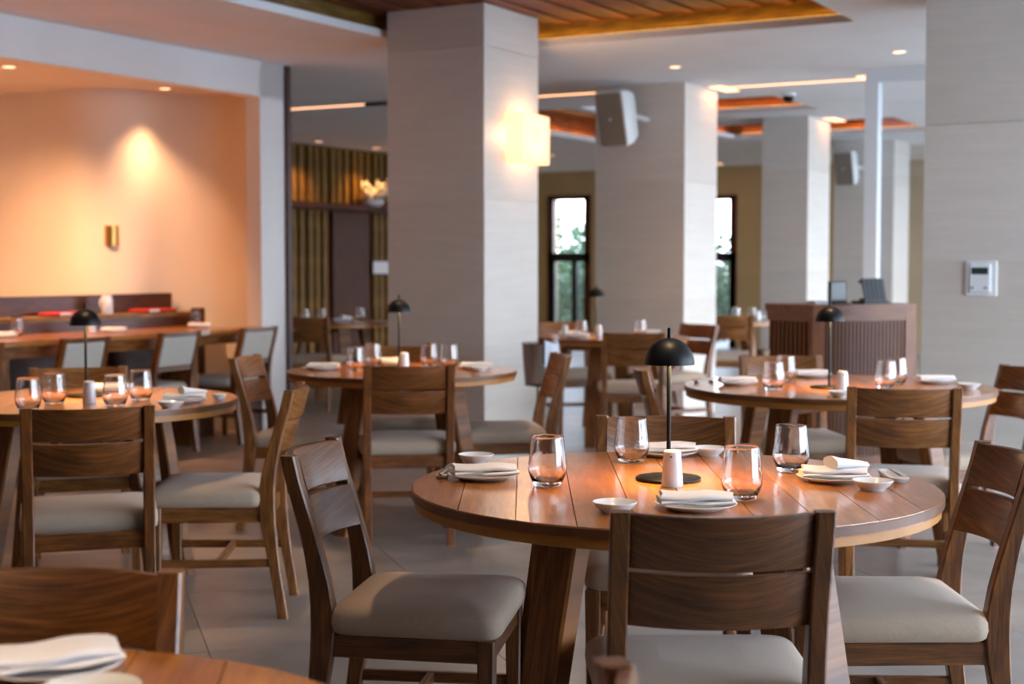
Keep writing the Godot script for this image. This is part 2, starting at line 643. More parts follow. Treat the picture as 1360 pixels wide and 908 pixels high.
# ------------------------------------------------------------------ niche with the long table
func build_niche() -> void:
	var bm := st_new()
	bx(bm, -7.0, -6.89, 2.48, CEIL, -8.75, 2.5)
	structure("wall_niche_head", done(bm), M.plaster)
	var pr := st_new()
	bx(pr, -7.02, -6.89, 0, CEIL, -8.75, -8.47)
	bx(pr, -12.0, -7.02, 0, CEIL, -8.75, -8.70)
	structure("wall_niche_end", done(pr), M.plaster)
	structure("trim_2", one_box(-6.96, -6.865, 0, CEIL, -8.80, -8.752), M.dark_wood)
	# cream wall with a rounded corner
	var plan := [Vector2(-7.02, -8.69), Vector2(-7.42, -8.69)]
	for k in range(1, 9):
		var a := PI / 2 * k / 8.0
		plan.append(Vector2(-7.42 - 0.38 * sin(a), -8.31 - 0.38 * cos(a)))
	for k in range(1, 9):
		var a := PI / 2 * k / 8.0
		plan.append(Vector2(-8.25 + 0.45 * cos(a), -8.31 + 0.41 * sin(a)))
	plan.append(Vector2(-10.4, -7.9))
	plan.append(Vector2(-10.4, 2.5))
	var r0 := PackedVector3Array()
	var r1 := PackedVector3Array()
	var w := st_new()
	for p in plan:
		r0.append(Vector3(p.x, 0, p.y))
		r1.append(Vector3(p.x, 2.56, p.y))
	new_uv(Vector3.RIGHT)
	# front skin and a back skin joined into one closed wall
	var back0 := PackedVector3Array()
	var back1 := PackedVector3Array()
	for i in range(plan.size() - 1, -1, -1):
		var q: Vector2 = plan[i] + Vector2(-0.08, -0.02)
		back0.append(Vector3(q.x, 0, q.y))
		back1.append(Vector3(q.x, 2.56, q.y))
	r0.append_array(back0)
	r1.append_array(back1)
	loft(w, [r0, r1], false, false, true, 0.8)
	structure("wall_niche", done(w), M.cream_plaster)
	structure("ceiling_niche", one_box(-10.5, -6.95, 2.55, 2.62, -8.69, 2.5), M.cream_plaster)

# ------------------------------------------------------------------ clad columns
func clad_column(x0: float, x1: float, z0: float, z1: float, top: float, joints: Array, label: String) -> void:
	var t := thing("column", label, "column", Vector3((x0 + x1) / 2, 0, (z0 + z1) / 2))
	var w := x1 - x0
	var d := z1 - z0
	part(t, "core", one_box(-w / 2 + 0.012, w / 2 - 0.012, 0, top, -d / 2 + 0.012, d / 2 - 0.012), M.panel_wood_1)
	var ys := [0.0]
	ys.append_array(joints)
	ys.append(top)
	var g := 0.0012
	for i in ys.size() - 1:
		var y0: float = ys[i] + (0.0 if i == 0 else g)
		var y1: float = ys[i + 1] - g
		for s in [-1, 1]:
			var a := st_new()
			pbox(a, Vector3(w, y1 - y0, 0.012), Vector3(0, (y0 + y1) / 2, s * (d / 2 - 0.006)), Basis.IDENTITY, Vector3.RIGHT)
			part(t, "panel", done(a), M["panel_wood_%d" % ((i + s + 3) % 3)])
			var b := st_new()
			pbox(b, Vector3(0.012, y1 - y0, d - 0.0245), Vector3(s * (w / 2 - 0.006), (y0 + y1) / 2, 0), Basis.IDENTITY, Vector3.BACK)
			part(t, "panel", done(b), M["panel_wood_%d" % ((i + s + 1) % 3)])

func build_columns() -> void:
	clad_column(-5.40, -4.68, -8.62, -7.92, CEIL + 0.15, [0.62, 1.67, 2.62], "pale clad column carrying the glowing square wall sconce")
	clad_column(-5.48, -4.68, -11.80, -11.10, CEIL, [0.98, 1.94], "pale clad column with the big white loudspeaker on its face")
	clad_column(-5.16, -4.68, -14.93, -14.23, CEIL, [1.2, 2.2], "slim pale column behind the loudspeaker column, bare of fittings")
	clad_column(-5.40, -4.68, -18.10, -17.40, CEIL, [1.2, 2.2], "far pale column with the small loudspeaker, beside the glass partition")
	clad_column(-1.97, -1.27, -8.62, -7.92, CEIL, [0.55, 1.28, 2.0], "broad grey clad pier with the white thermostat on it")

# ------------------------------------------------------------------ far end of the room
func slat(parent: Node, called: String, w: float, h: float, d: float, at: Vector3, m: Material) -> void:
	var key := "slat_%.3f_%.3f_%.3f" % [w, h, d]
	if not K.has(key):
		var st := st_new()
		pbox(st, Vector3(w, h, d), Vector3.ZERO)
		K[key] = done(st)
	part(parent, called, K[key], m, Transform3D(Basis.IDENTITY, at))

func build_far_end() -> void:
	# gold slatted wall of the dark side room
	var wl := structure("wall_left", one_box(-11.5, -11.15, 0, CEIL, -18.4, -8.6), M.dark_wood)
	var z := -13.2
	var i := 0
	while z > -18.2:
		var dark := z < -15.05 and z > -15.86
		if not dark:
			slat(wl, "slat", 0.06, 1.93, 0.085, Vector3(-11.12, 0.965, z), M.gold_wood)
		slat(wl, "slat", 0.06, 0.68, 0.085, Vector3(-11.12, 2.37, z), M.gold_wood)
		z -= 0.135 + 0.02 * (i % 3)
		i += 1
	part(wl, "shelf", one_box(-11.15, -10.85, 1.94, 2.0, -18.2, -13.1), M.dark_wood)
	var dr := st_new()
	bx(dr, -11.14, -11.10, 0, 1.93, -15.84, -15.06)
	part(wl, "door_leaf", done(dr), M.bench_wood)
	# far wall with glazed doors
	var st := st_new()
	bx(st, -12.3, -12.0, 0, CEIL, -21.3, -18.4)
	bx(st, -12.3, -11.5, 0, CEIL, -18.4, -18.2)
	bx(st, -12.0, -11.2, 0, CEIL, -21.3, -21.0)
	bx(st, -10.45, -8.55, 0, CEIL, -21.3, -21.0)
	bx(st, -8.0, 1.9, 0, CEIL, -21.3, -21.0)
	bx(st, -11.2, -10.45, 2.35, CEIL, -21.3, -21.0)
	bx(st, -8.55, -8.0, 2.3, CEIL, -21.3, -21.0)
	structure("wall_front", done(st), M.ochre_plaster)
	for w in [[-11.2, -10.45, 2.35, "window_1", [-11.12, -10.72]], [-8.55, -8.0, 2.3, "window_2", [-8.05]]]:
		var wd := Node3D.new()
		wd.name = w[3]
		add_child(wd)
		wd.set_meta("kind", "structure")
		var zf := -20.98
		part(wd, "transom", one_box(w[0], w[1], 1.30, 1.44, zf - 0.06, zf + 0.02), M.black_steel)
		part(wd, "frame", one_box(w[0], w[1], w[2] - 0.07, w[2], zf - 0.06, zf + 0.02), M.dark_wood)
		for e in [w[0] + 0.05, w[1] - 0.05]:
			part(wd, "jamb", one_box(e - 0.05, e + 0.05, 0, w[2], zf - 0.06, zf + 0.02), M.dark_wood)
		for e in w[4]:
			part(wd, "post", one_box(e - 0.045, e + 0.045, 0, 1.30, zf - 0.06, zf + 0.02), M.black_steel)
		part(wd, "pane", one_box(w[0] + 0.06, w[1] - 0.06, 0.02, 1.30, zf - 0.03, zf - 0.024), M.pane)
		part(wd, "pane", one_box(w[0] + 0.06, w[1] - 0.06, 1.44, w[2] - 0.07, zf - 0.03, zf - 0.024), M.pane)
	# garden behind the glazed doors
	for g in [[-11.7, -22.9, 1.5, "clipped dark green hedge plant filling the lower panes of the tall glazed doors"], [-9.2, -22.9, 1.5, "clipped dark green hedge plant outside the lower pane of the narrow far window"], [-12.4, -25.5, 2.3, "leafy green shrub outside the tall glazed doors"], [-14.2, -27.0, 2.6, "taller green shrub outside the tall glazed doors, farther back"], [-10.4, -25.6, 2.1, "leafy green shrub outside the narrow far window"]]:
		var t := thing("shrub", g[3], "shrub", Vector3(g[0], -0.1, g[1]))
		var s := st_new()
		tube(s, [Vector3.ZERO, Vector3(0.03, 0.5, 0), Vector3(-0.02, 1.0, 0.03)], 0.035)
		part(t, "stem", done(s), M.bark)
		var lf := st_new()
		for k in 2200:
			var v := Vector3(rng.randfn(), rng.randfn(), rng.randfn()).normalized() * pow(rng.randf(), 0.4)
			var c := Vector3(v.x * 0.95, g[2] * 0.5 + v.y * g[2] * 0.5, v.z * 0.6)
			var b := Basis.from_euler(Vector3(rng.randf() * TAU, rng.randf() * TAU, rng.randf() * TAU))
			new_uv(Vector3.RIGHT)
			var n := b * Vector3.UP
			tri(lf, c + b * Vector3(0.07, 0, 0), c + b * Vector3(0, 0.01, 0.03), c - b * Vector3(0.07, 0, 0), n, n, n)
			tri(lf, c + b * Vector3(0.07, 0, 0), c - b * Vector3(0, -0.01, 0.03), c - b * Vector3(0.07, 0, 0), n, n, n)
		var o := part(t, "foliage", done(lf), M.leaf)
		o.set_meta("kind", "stuff")
	structure("trim_3", one_box(-20.0, 3.7, -0.3, -0.1, -45.0, -23.0), M.terrace, "pale paving outside the far glazed doors", "paving")

# ------------------------------------------------------------------ glazed partition
func build_partition() -> void:
	var t := Node3D.new()
	t.name = "window_3"
	add_child(t)
	t.set_meta("kind", "structure")
	part(t, "post", one_box(-3.20, -3.10, 0, CEIL, -11.16, -11.06), M.white_frame)
	part(t, "head_rail", one_box(-3.10, -1.0, 2.63, CEIL, -11.16, -11.06), M.white_frame)
	part(t, "sill_rail", one_box(-3.10, -1.0, 0, 0.10, -11.16, -11.06), M.white_frame)
	part(t, "post", one_box(-1.10, -1.0, 0.1, 2.63, -11.16, -11.06), M.white_frame)
	part(t, "pane", one_box(-3.10, -1.10, 0.10, 2.63, -11.115, -11.105), M.pane)

# ------------------------------------------------------------------ slatted service station
func build_station() -> void:
	var a := Vector3(-2.708, 0, -8.345)
	var b := Vector3(-2.270, 0, -8.987)
	var l := a.distance_to(b)
	var turn := atan2(-(b - a).z, (b - a).x)
	var t := thing("service_station", "waist-high dark wood service station with a front of upright slats", "cabinet", (a + b) / 2, turn)
	var st := st_new()
	bx(st, -l / 2 + 0.035, l / 2 - 0.02, 0.06, 0.985, -0.45, -0.045)
	part(t, "body", done(st), M.dark_wood)
	part(t, "top", one_box(-l / 2, l / 2, 0.985, 1.028, -0.47, 0.0), M.station_wood)
	part(t, "plinth", one_box(-l / 2 + 0.03, l / 2 - 0.03, 0, 0.06, -0.42, -0.08), M.black_steel)
	for e in [-l / 2 + 0.04, l / 2 - 0.04]:
		part(t, "stile", one_box(e - 0.04, e + 0.04, 0.06, 0.985, -0.045, 0.0), M.station_wood)
	part(t, "rail", one_box(-l / 2 + 0.08, l / 2 - 0.08, 0.93, 0.985, -0.045, -0.002), M.station_wood)
	part(t, "rail", one_box(-l / 2 + 0.08, l / 2 - 0.08, 0.06, 0.12, -0.045, -0.002), M.station_wood)
	var n := 22
	for k in n:
		var x := -l / 2 + 0.08 + (l - 0.16) * (k + 0.5) / n
		slat(t, "slat", 0.014, 0.81, 0.03, Vector3(x, 0.525, -0.025), M.station_wood)
	for k in 9:
		slat(t, "slat", 0.03, 0.81, 0.017, Vector3(-l / 2 + 0.015, 0.525, -0.06 - 0.375 * (k + 0.5) / 9), M.station_wood)
	for e in [0.0905, 0.9575]:
		part(t, "rail", one_box(-l / 2, -l / 2 + 0.045, e - 0.028, e + 0.028, -0.45, -0.045), M.station_wood)
	var q := Transform3D(Basis(Vector3.UP, turn), (a + b) / 2)
	# things on it
	var mo := thing("order_screen", "black order screen standing on the slatted service station", "screen", q * Vector3(-0.02, 1.028, -0.24), turn)
	part(mo, "foot", one_box(-0.05, 0.05, 0, 0.008, -0.05, 0.05), M.black_metal)
	part(mo, "panel", one_box(-0.062, 0.062, 0.008, 0.135, -0.012, 0.012), M.black_metal)
	part(mo, "screen", one_box(-0.054, 0.054, 0.02, 0.127, 0.012, 0.0135), M.display_dark)
	var ra := thing("menu_rack", "dark louvred rack leaning back on the slatted service station", "rack", q * Vector3(0.29, 1.028, -0.25), turn)
	var lean := Basis(Vector3.RIGHT, deg_to_rad(-14))
	for k in 5:
		var s := st_new()
		pbox(s, Vector3(0.03, 0.15, 0.012), Vector3(-0.08 + 0.034 * k, 0.077, -0.01), lean)
		part(ra, "slat", done(s), M.black_steel)
	for y in [0.02, 0.13]:
		var s := st_new()
		pbox(s, Vector3(0.19, 0.018, 0.012), Vector3(-0.012, y, -0.022 - y * 0.1), lean)
		part(ra, "rail", done(s), M.black_steel)
	part(ra, "stand", one_box(-0.09, 0.09, 0, 0.008, -0.07, 0.03), M.black_steel)
	single("serving_tray", "flat black serving tray lying on the slatted service station", "tray", one_box(-0.09, 0.09, 0, 0.018, -0.06, 0.06), M.black_steel, q * Vector3(0.13, 1.028, -0.12), turn)
	single("folded_towel", "small folded white towel lying on the slatted service station", "towel", one_box(-0.05, 0.05, 0, 0.02, -0.04, 0.04), M.towel, q * Vector3(-0.2, 1.028, -0.2), turn)

# ------------------------------------------------------------------ lamps of the room
func downlight(at: Vector3, label: String, e: float, angle: float, to: Vector3, c := Color(1.0, 0.62, 0.32)) -> void:
	var t := thing("downlight", label, "downlight", at)
	var st := st_new()
	lathe(st, [[0.042, 0.0], [0.055, 0.0], [0.055, -0.006], [0.045, -0.008], [0.042, 0.0]], 24)
	var rg := part(t, "ring", done(st), M.plastic_white)
	st = st_new()
	lathe(st, [[0.0, -0.001], [0.042, -0.001], [0.042, -0.004], [0.0, -0.004]], 24)
	part(rg, "lens", done(st), M.lens_glow)
	if e > 0.0:
		spot(at + Vector3(0, -0.03, 0), to, c, e, angle, 0.04)

func build_lights() -> void:
	downlight(Vector3(-7.55, 2.55, -8.20), "round downlight in the niche ceiling above the rounded cream corner", 2.3, 42, Vector3(-7.80, 0.5, -8.12), Color(1.0, 0.765, 0.58))
	downlight(Vector3(-7.60, 2.55, -6.80), "round downlight in the niche ceiling farther from the rounded corner", 9.0, 62, Vector3(-8.3, 0.6, -7.0), Color(1.0, 0.765, 0.58))
	for q in [[-5.4, "second"], [-4.0, "third"]]:
		downlight(Vector3(-7.60, 2.55, q[0]), "round downlight in the niche ceiling, %s from the open end of the banquette row" % q[1], 9.0, 62, Vector3(-8.3, 0.6, q[0]), Color(1.0, 0.765, 0.58))
	for q in [[-14.3, "before the slats nearest the door jamb"], [-15.5, "over the dark door leaf"], [-16.7, "past the white blossoms"]]:
		downlight(Vector3(-10.75, CEIL, q[0]), "round downlight grazing the gold slatted wall " + q[1], 1.6, 50, Vector3(-11.0, 0.6, q[0]), Color(1.0, 0.74, 0.42))
	downlight(Vector3(-4.38, CEIL, -10.20), "small round downlight in front of the loudspeaker column", 1.0, 45, Vector3(-4.38, 0, -10.2), Color(1, 0.75, 0.5))
	downlight(Vector3(-2.73, CEIL, -10.24), "small round downlight above the service station", 1.0, 45, Vector3(-2.73, 0, -10.24), Color(1, 0.75, 0.5))
	downlight(Vector3(-9.38, CEIL, -17.68), "small round downlight before the far glazed doors", 1.0, 55, Vector3(-9.38, 0, -17.68), Color(1, 0.75, 0.5))
	for q in [[T1, CEIL, "wide plank table"], [T3, CEIL, "service station table"], [T2, CEIL + 0.15, "sconce column table"], [T4, CEIL + 0.15, "table before the cream-backed row"], [T5, CEIL, "table without lamp or tumblers"]]:
		var c: Vector3 = q[0]
		downlight(Vector3(c.x, q[1], c.z - 0.1), "round downlight in the ceiling over the " + q[2], 3.0, 26, c, Color(1.0, 0.84, 0.64))
	# light slots set flush in the ceiling
	for s in [[-9.3, -7.86, -11.20, "long slot of warm light in the dark side room ceiling", 0], [-6.6, -5.52, -11.42, "warm light slot meeting the loudspeaker column from the sconce side", 0], [-4.62, -3.22, -11.62, "warm light slot between loudspeaker column and glass partition", 0]]:
		var ln: float = s[1] - s[0]
		var cx: float = (s[0] + s[1]) / 2
		var t := thing("light_slot", s[3], "ceiling light", Vector3(cx, CEIL, s[2]))
		part(t, "led_diffuser", one_box(-ln / 2, ln / 2, -0.004, 0.0, -0.025, 0.025), M.led_warm)
		part(t, "trim", one_box(-ln / 2, ln / 2, -0.008, 0.0, -0.033, -0.026), M.plastic_white)
		area(Vector3(cx, CEIL - 0.012, s[2]), Vector3(0, -1, 0), Vector3.RIGHT, ln, 0.05, Color(1.0, 0.72, 0.48), 0.12 * ln)
	var far := thing("light_slot", "long warm light slot in the ceiling before the narrow far window", "ceiling light", Vector3(-8.05, CEIL, -19.4))
	part(far, "led_diffuser", one_box(-0.025, 0.025, -0.004, 0.0, -1.1, 1.1), M.led_warm)
	area(Vector3(-8.05, CEIL - 0.012, -19.4), Vector3(0, -1, 0), Vector3.BACK, 2.2, 0.05, Color(1.0, 0.72, 0.48), 0.26)
	for s in [[-4.58, -11.7, "short light slot along the side of the loudspeaker column"], [-4.58, -14.75, "short light slot along the side of the slim column"], [-3.32, -11.62, "short light slot beside the glass partition post"]]:
		var t := thing("light_slot", s[2], "ceiling light", Vector3(s[0], CEIL, s[1]))
		part(t, "led_diffuser", one_box(-0.06, 0.06, -0.0065, 0.0, -0.2, 0.2), M.led_warm)
		area(Vector3(s[0], CEIL - 0.014, s[1]), Vector3(0, -1, 0), Vector3.BACK, 0.4, 0.12, Color(1.0, 0.72, 0.48), 0.10)
	# square fabric sconce on the column
	var t := thing("wall_sconce", "glowing square fabric wall sconce on the pale column", "wall lamp", Vector3(-4.68, 1.915, -8.385))
	var st := st_new()
	var rings := []
	for y in [0.0, 0.31]:
		rings.append(PackedVector3Array([Vector3(0.0, y, 0.19), Vector3(0.11, y, 0.19), Vector3(0.11, y, -0.19), Vector3(0.0, y, -0.19), Vector3(0.0, y, -0.186), Vector3(0.106, y, -0.186), Vector3(0.106, y, 0.186), Vector3(0.0, y, 0.186)]))
	new_uv(Vector3.UP)
	var faces := [[0, 1], [1, 2], [2, 3], [3, 4], [4, 5], [5, 6], [6, 7], [7, 0]]
	for f in faces:
		var a: Vector3 = rings[0][f[0]]
		var b: Vector3 = rings[0][f[1]]
		var c: Vector3 = rings[1][f[1]]
		var d: Vector3 = rings[1][f[0]]
		var n := (b - a).cross(d - a).normalized()
		tri(st, a, b, c, n, n, n)
		tri(st, a, c, d, n, n, n)
	part(t, "shade", done(st), M.shade_fabric)
	part(t, "back_plate", one_box(0.0, 0.012, 0.1, 0.21, -0.05, 0.05), M.brass)
	st = st_new()
	lathe(st, [[0.0, -0.035], [0.02, -0.03], [0.03, 0.0], [0.02, 0.03], [0.0, 0.035]], 16)
	part(t, "bulb", done(st), M.bulb_glow, Transform3D(Basis.IDENTITY, Vector3(0.055, 0.19, 0)))
	omni(Vector3(-4.625, 2.105, -8.385), Color(1.0, 0.78, 0.56), 0.3, 0.03)
	# little brass sconce in the niche
	var b := thing("brass_sconce", "little brass half-round sconce on the cream niche wall", "wall lamp", Vector3(-7.932, 1.40, -8.032), deg_to_rad(-45))
	st = st_new()
	var rr := []
	for y in [0.0, 0.15]:
		var ring := PackedVector3Array()
		for k in 13:
			var a := PI * k / 12.0 - PI / 2
			ring.append(Vector3(0.05 * cos(a), y, 0.05 * sin(a)))
		rr.append(ring)
	new_uv(Vector3.UP)
	loft(st, rr)
	part(b, "shield", done(st), M.brass)
	part(b, "wall_plate", one_box(-0.004, 0.002, 0.03, 0.12, -0.03, 0.03), M.brass)

# ------------------------------------------------------------------ round tables
func round_table(at: Vector3, r: float, turn: float, label: String) -> void:
	var t := thing("round_table", label, "table", at, turn)
	var pw := 0.118
	var n := int(round(2 * r / pw))
	pw = 2 * r / n
	for i in n:
		var a := -r + i * pw + (0.0006 if i > 0 else 0.0)
		var b := -r + (i + 1) * pw - (0.0006 if i < n - 1 else 0.0)
		var outline := PackedVector2Array()
		var sg := 8
		for k in sg + 1:
			var x := lerpf(a, b, float(k) / sg)
			outline.append(Vector2(x, sqrt(maxf(r * r - x * x, 0.0))))
		for k in sg + 1:
			var x := lerpf(b, a, float(k) / sg)
			outline.append(Vector2(x, -sqrt(maxf(r * r - x * x, 0.0))))
		var cen := Vector2((a + b) / 2, 0)
		var rings := []
		for q in [[0.726, 1.0, 0.0], [0.7475, 1.0, 0.0], [0.75, 1.0, 0.0009]]:
			var ring := PackedVector3Array()
			for p in outline:
				var v := p
				if q[2] > 0.0:
					v = Vector2(clampf(p.x, a + q[2] * 0.5, b - q[2] * 0.5), p.y * (1.0 - q[2] / r))
				ring.append(Vector3(v.x, q[0], v.y))
			rings.append(ring)
		var st := st_new()
		new_uv(Vector3.BACK)
		loft(st, rings, true, true, true, 0.8)
		part(t, "plank", done(st), M["table_wood_%d" % ((i * 5 + 1) % 3)])
	var u := st_new()
	new_uv(Vector3.RIGHT)
	loft(u, [circle(r - 0.010, 0.704, 56), circle(r - 0.005, 0.706, 56), circle(r - 0.005, 0.7255, 56)])
	part(t, "rim", done(u), M.table_edge)
	u = st_new()
	lathe(u, [[r - 0.003, 0.7275], [r + 0.002, 0.7285], [r + 0.002, 0.7470], [r - 0.001, 0.7492], [r - 0.003, 0.7485], [r - 0.003, 0.7275]], 64)
	part(t, "edge_band", done(u), M.table_band)
	for k in 4:
		var a := PI / 4 + PI / 2 * k
		var d := Vector3(cos(a), 0, sin(a))
		var bas := Basis(Vector3(-d.z, 0, d.x), Vector3.UP, d)
		var rings := []
		for q in [[0.0, r - 0.11, 0.085], [0.35, r - 0.18, 0.1], [0.702, r - 0.25, 0.115]]:
			rings.append(moved(oct_ring(q[2], 0.055, 0.006, q[0]), Transform3D(bas, d * q[1])))
		var st := st_new()
		new_uv(Vector3.UP)
		loft(st, rings)
		part(t, "leg", done(st), M.leg_wood)
	for k in 2:
		var st := st_new()
		cbox(st, Vector3((r - 0.22) * 2, 0.05, 0.04), Vector3(0, 0.676 - 0.001 * k, 0), 0.004, Basis(Vector3.UP, PI / 4 + PI / 2 * k))
		part(t, "brace", done(st), M.leg_wood)

const T1 := Vector3(-1.373, 0, -3.199)
const T2 := Vector3(-4.025, 0, -6.019)
const T3 := Vector3(-1.882, 0, -6.152)
const T4 := Vector3(-4.205, 0, -4.113)
const T5 := Vector3(-1.256, 0, -0.921)
const T6 := Vector3(-4.60, 0, -9.55)
const T7 := Vector3(-8.0, 0, -10.85)
const T8 := Vector3(-5.05, 0, -13.0)

func build_tables() -> void:
	round_table(T1, 0.615, deg_to_rad(29), "wide round plank table laid with four tumblers, a lamp and a cone-folded napkin")
	round_table(T2, 0.56, deg_to_rad(40), "round wooden table standing in front of the sconce column")
	round_table(T3, 0.65, deg_to_rad(30), "round wooden table standing in front of the slatted service station")
	round_table(T4, 0.57, deg_to_rad(35), "round wooden table between the foreground and the cream-backed chair row")
	round_table(T5, 0.56, deg_to_rad(35), "round wooden table holding only napkin and plates, without lamp or tumblers")
	round_table(T6, 0.56, deg_to_rad(55), "round wooden table between the sconce column and the loudspeaker column")
	round_table(T7, 0.52, deg_to_rad(10), "round wooden table in the dark side room with gold slats")
	round_table(T8, 0.5, deg_to_rad(25), "small round wooden table between loudspeaker column and slim column")

# ------------------------------------------------------------------ chairs
func post_z(y: float) -> float:
	var ys := [0.0, 0.22, 0.40, 0.50, 0.62, 0.82]
	var zs := [0.262, 0.226, 0.203, 0.207, 0.233, 0.292]
	for i in 5:
		if y <= ys[i + 1]:
			var t: float = (y - ys[i]) / (ys[i + 1] - ys[i])
			return lerpf(zs[i], zs[i + 1], t)
	return zs[5]

func smooth_z(y: float) -> float:
	return (post_z(maxf(y - 0.05, 0)) + post_z(y) * 2.0 + post_z(minf(y + 0.05, 0.82))) / 4.0

func chair_meshes() -> void:
	var st := st_new()
	new_uv(Vector3.UP)
	var rings := []
	for k in 15:
		var y := 0.82 * k / 14.0
		var d := 0.036 + 0.022 * exp(-pow((y - 0.42) / 0.16, 2))
		rings.append(moved(oct_ring(0.036, d, 0.004, y), Transform3D(Basis.IDENTITY, Vector3(0, 0, smooth_z(y)))))
	loft(st, rings)
	K.post = done(st)
	for q in [["slat_top", 0.711, 0.816, 0.052], ["slat_low", 0.596, 0.702, 0.046]]:
		st = st_new()
		new_uv(Vector3.RIGHT)
		rings = []
		for k in 13:
			var x := lerpf(-0.172, 0.172, k / 12.0)
			var c: float = q[3] * (1.0 - pow(x / 0.172, 2)) - 0.008
			var ring := PackedVector3Array()
			var b := 0.003
			var th := 0.011
			for e in [[q[1], th - b], [q[1] + b, th], [q[2] - b, th], [q[2], th - b], [q[2], -th + b], [q[2] - b, -th], [q[1] + b, -th], [q[1], -th + b]]:
				ring.append(Vector3(x, e[0], smooth_z(e[0]) + c + e[1]))
			rings.append(ring)
		loft(st, rings)
		K[q[0]] = done(st)
	st = st_new()
	new_uv(Vector3.UP)
	loft(st, [oct_ring(0.03, 0.03, 0.003, 0), oct_ring(0.036, 0.036, 0.004, 0.2), oct_ring(0.042, 0.042, 0.004, 0.404)])
	K.front_leg = done(st)
	st = st_new()
	cbox(st, Vector3(0.36, 0.055, 0.022), Vector3.ZERO, 0.003)
	K.apron_front = done(st)
	st = st_new()
	cbox(st, Vector3(0.022, 0.055, 0.355), Vector3.ZERO, 0.003)
	K.apron_side = done(st)
	st = st_new()
	cbox(st, Vector3(0.02, 0.028, 0.40), Vector3.ZERO, 0.003)
	K.stretcher_side = done(st)
	st = st_new()
	cbox(st, Vector3(0.372, 0.028, 0.02), Vector3.ZERO, 0.003)
	K.stretcher_mid = done(st)
	# seat cushion: soft, a little wider at the front
	st = st_new()
	new_uv(Vector3.RIGHT)
	rings = []
	for q in [[0.404, 0.012], [0.412, 0.003], [0.430, 0.0], [0.448, 0.001], [0.459, 0.006], [0.468, 0.018], [0.474, 0.04], [0.478, 0.08], [0.480, 0.14]]:
		var ring := rrect(0.452 - 2 * q[1], 0.415 - 2 * q[1], maxf(0.045 - q[1] * 0.25, 0.02), q[0], 6)
		for k in ring.size():
			var p := ring[k]
			p.x *= 1.0 - 0.09 * (p.z + 0.2)
			p.z -= 0.012
			ring[k] = p
		rings.append(ring)
	loft(st, rings, true, true, true, 0.5)
	K.cushion = done(st)
	# upholstered back panel and its rails
	st = st_new()
	new_uv(Vector3.RIGHT)
	rings = []
	for q in [[-0.016, 0.014], [-0.012, 0.004], [-0.006, 0.0], [0.006, 0.0], [0.012, 0.004], [0.016, 0.014]]:
		var ring := rrect(0.338 - 2 * q[1], 0.205 - 2 * q[1], 0.012, q[0], 3)
		rings.append(ring)
	loft(st, rings, true, true, true, 0.6)
	K.back_pad = done(st)
	st = st_new()
	cbox(st, Vector3(0.342, 0.03, 0.03), Vector3.ZERO, 0.003)
	K.back_rail = done(st)

func make_chair(called: String, label: String, w: Material, padded: bool) -> Node3D:
	var t := thing(called, label, "chair")
	part(t, "seat", K.cushion, M.cream_fabric if padded else M.cushion)
	for s in [-1, 1]:
		part(t, "post", K.post, w, Transform3D(Basis.IDENTITY, Vector3(s * 0.187, 0, 0)))
		part(t, "leg", K.front_leg, w, Transform3D(Basis.IDENTITY, Vector3(s * 0.2, 0, -0.186)))
		part(t, "apron", K.apron_side, w, Transform3D(Basis(Vector3.UP, s * -0.034), Vector3(s * 0.193, 0.376, 0.008)))
		part(t, "stretcher", K.stretcher_side, w, Transform3D(Basis(Vector3.UP, s * -0.034), Vector3(s * 0.193, 0.2, 0.02)))
	part(t, "apron", K.apron_front, w, Transform3D(Basis.IDENTITY, Vector3(0, 0.376, -0.188)))
	part(t, "apron", K.apron_front, w, Transform3D(Basis.IDENTITY, Vector3(0, 0.376, 0.2)))
	part(t, "stretcher", K.stretcher_mid, w, Transform3D(Basis.IDENTITY, Vector3(0, 0.2, 0.03)))
	if padded:
		var z0 := smooth_z(0.58)
		var z1 := smooth_z(0.80)
		var tilt := Basis(Vector3.RIGHT, PI / 2 + atan2(z1 - z0, 0.22))
		part(t, "back_pad", K.back_pad, M.cream_fabric, Transform3D(tilt, Vector3(0, 0.69, smooth_z(0.69))), "cream fabric back pad")
		part(t, "back_rail", K.back_rail, w, Transform3D(Basis.IDENTITY, Vector3(0, 0.802, z1 + 0.002)))
		part(t, "back_rail", K.back_rail, w, Transform3D(Basis.IDENTITY, Vector3(0, 0.572, smooth_z(0.572))))
	else:
		part(t, "slat", K.slat_top, w)
		part(t, "slat", K.slat_low, w)
	return t

func place(o: Node3D, back: Vector2, face: Vector2) -> void:
	face = face.normalized()
	var p := back + face * 0.292
	o.position = Vector3(p.x, 0, p.y)
	o.rotation.y = atan2(-face.x, -face.y)

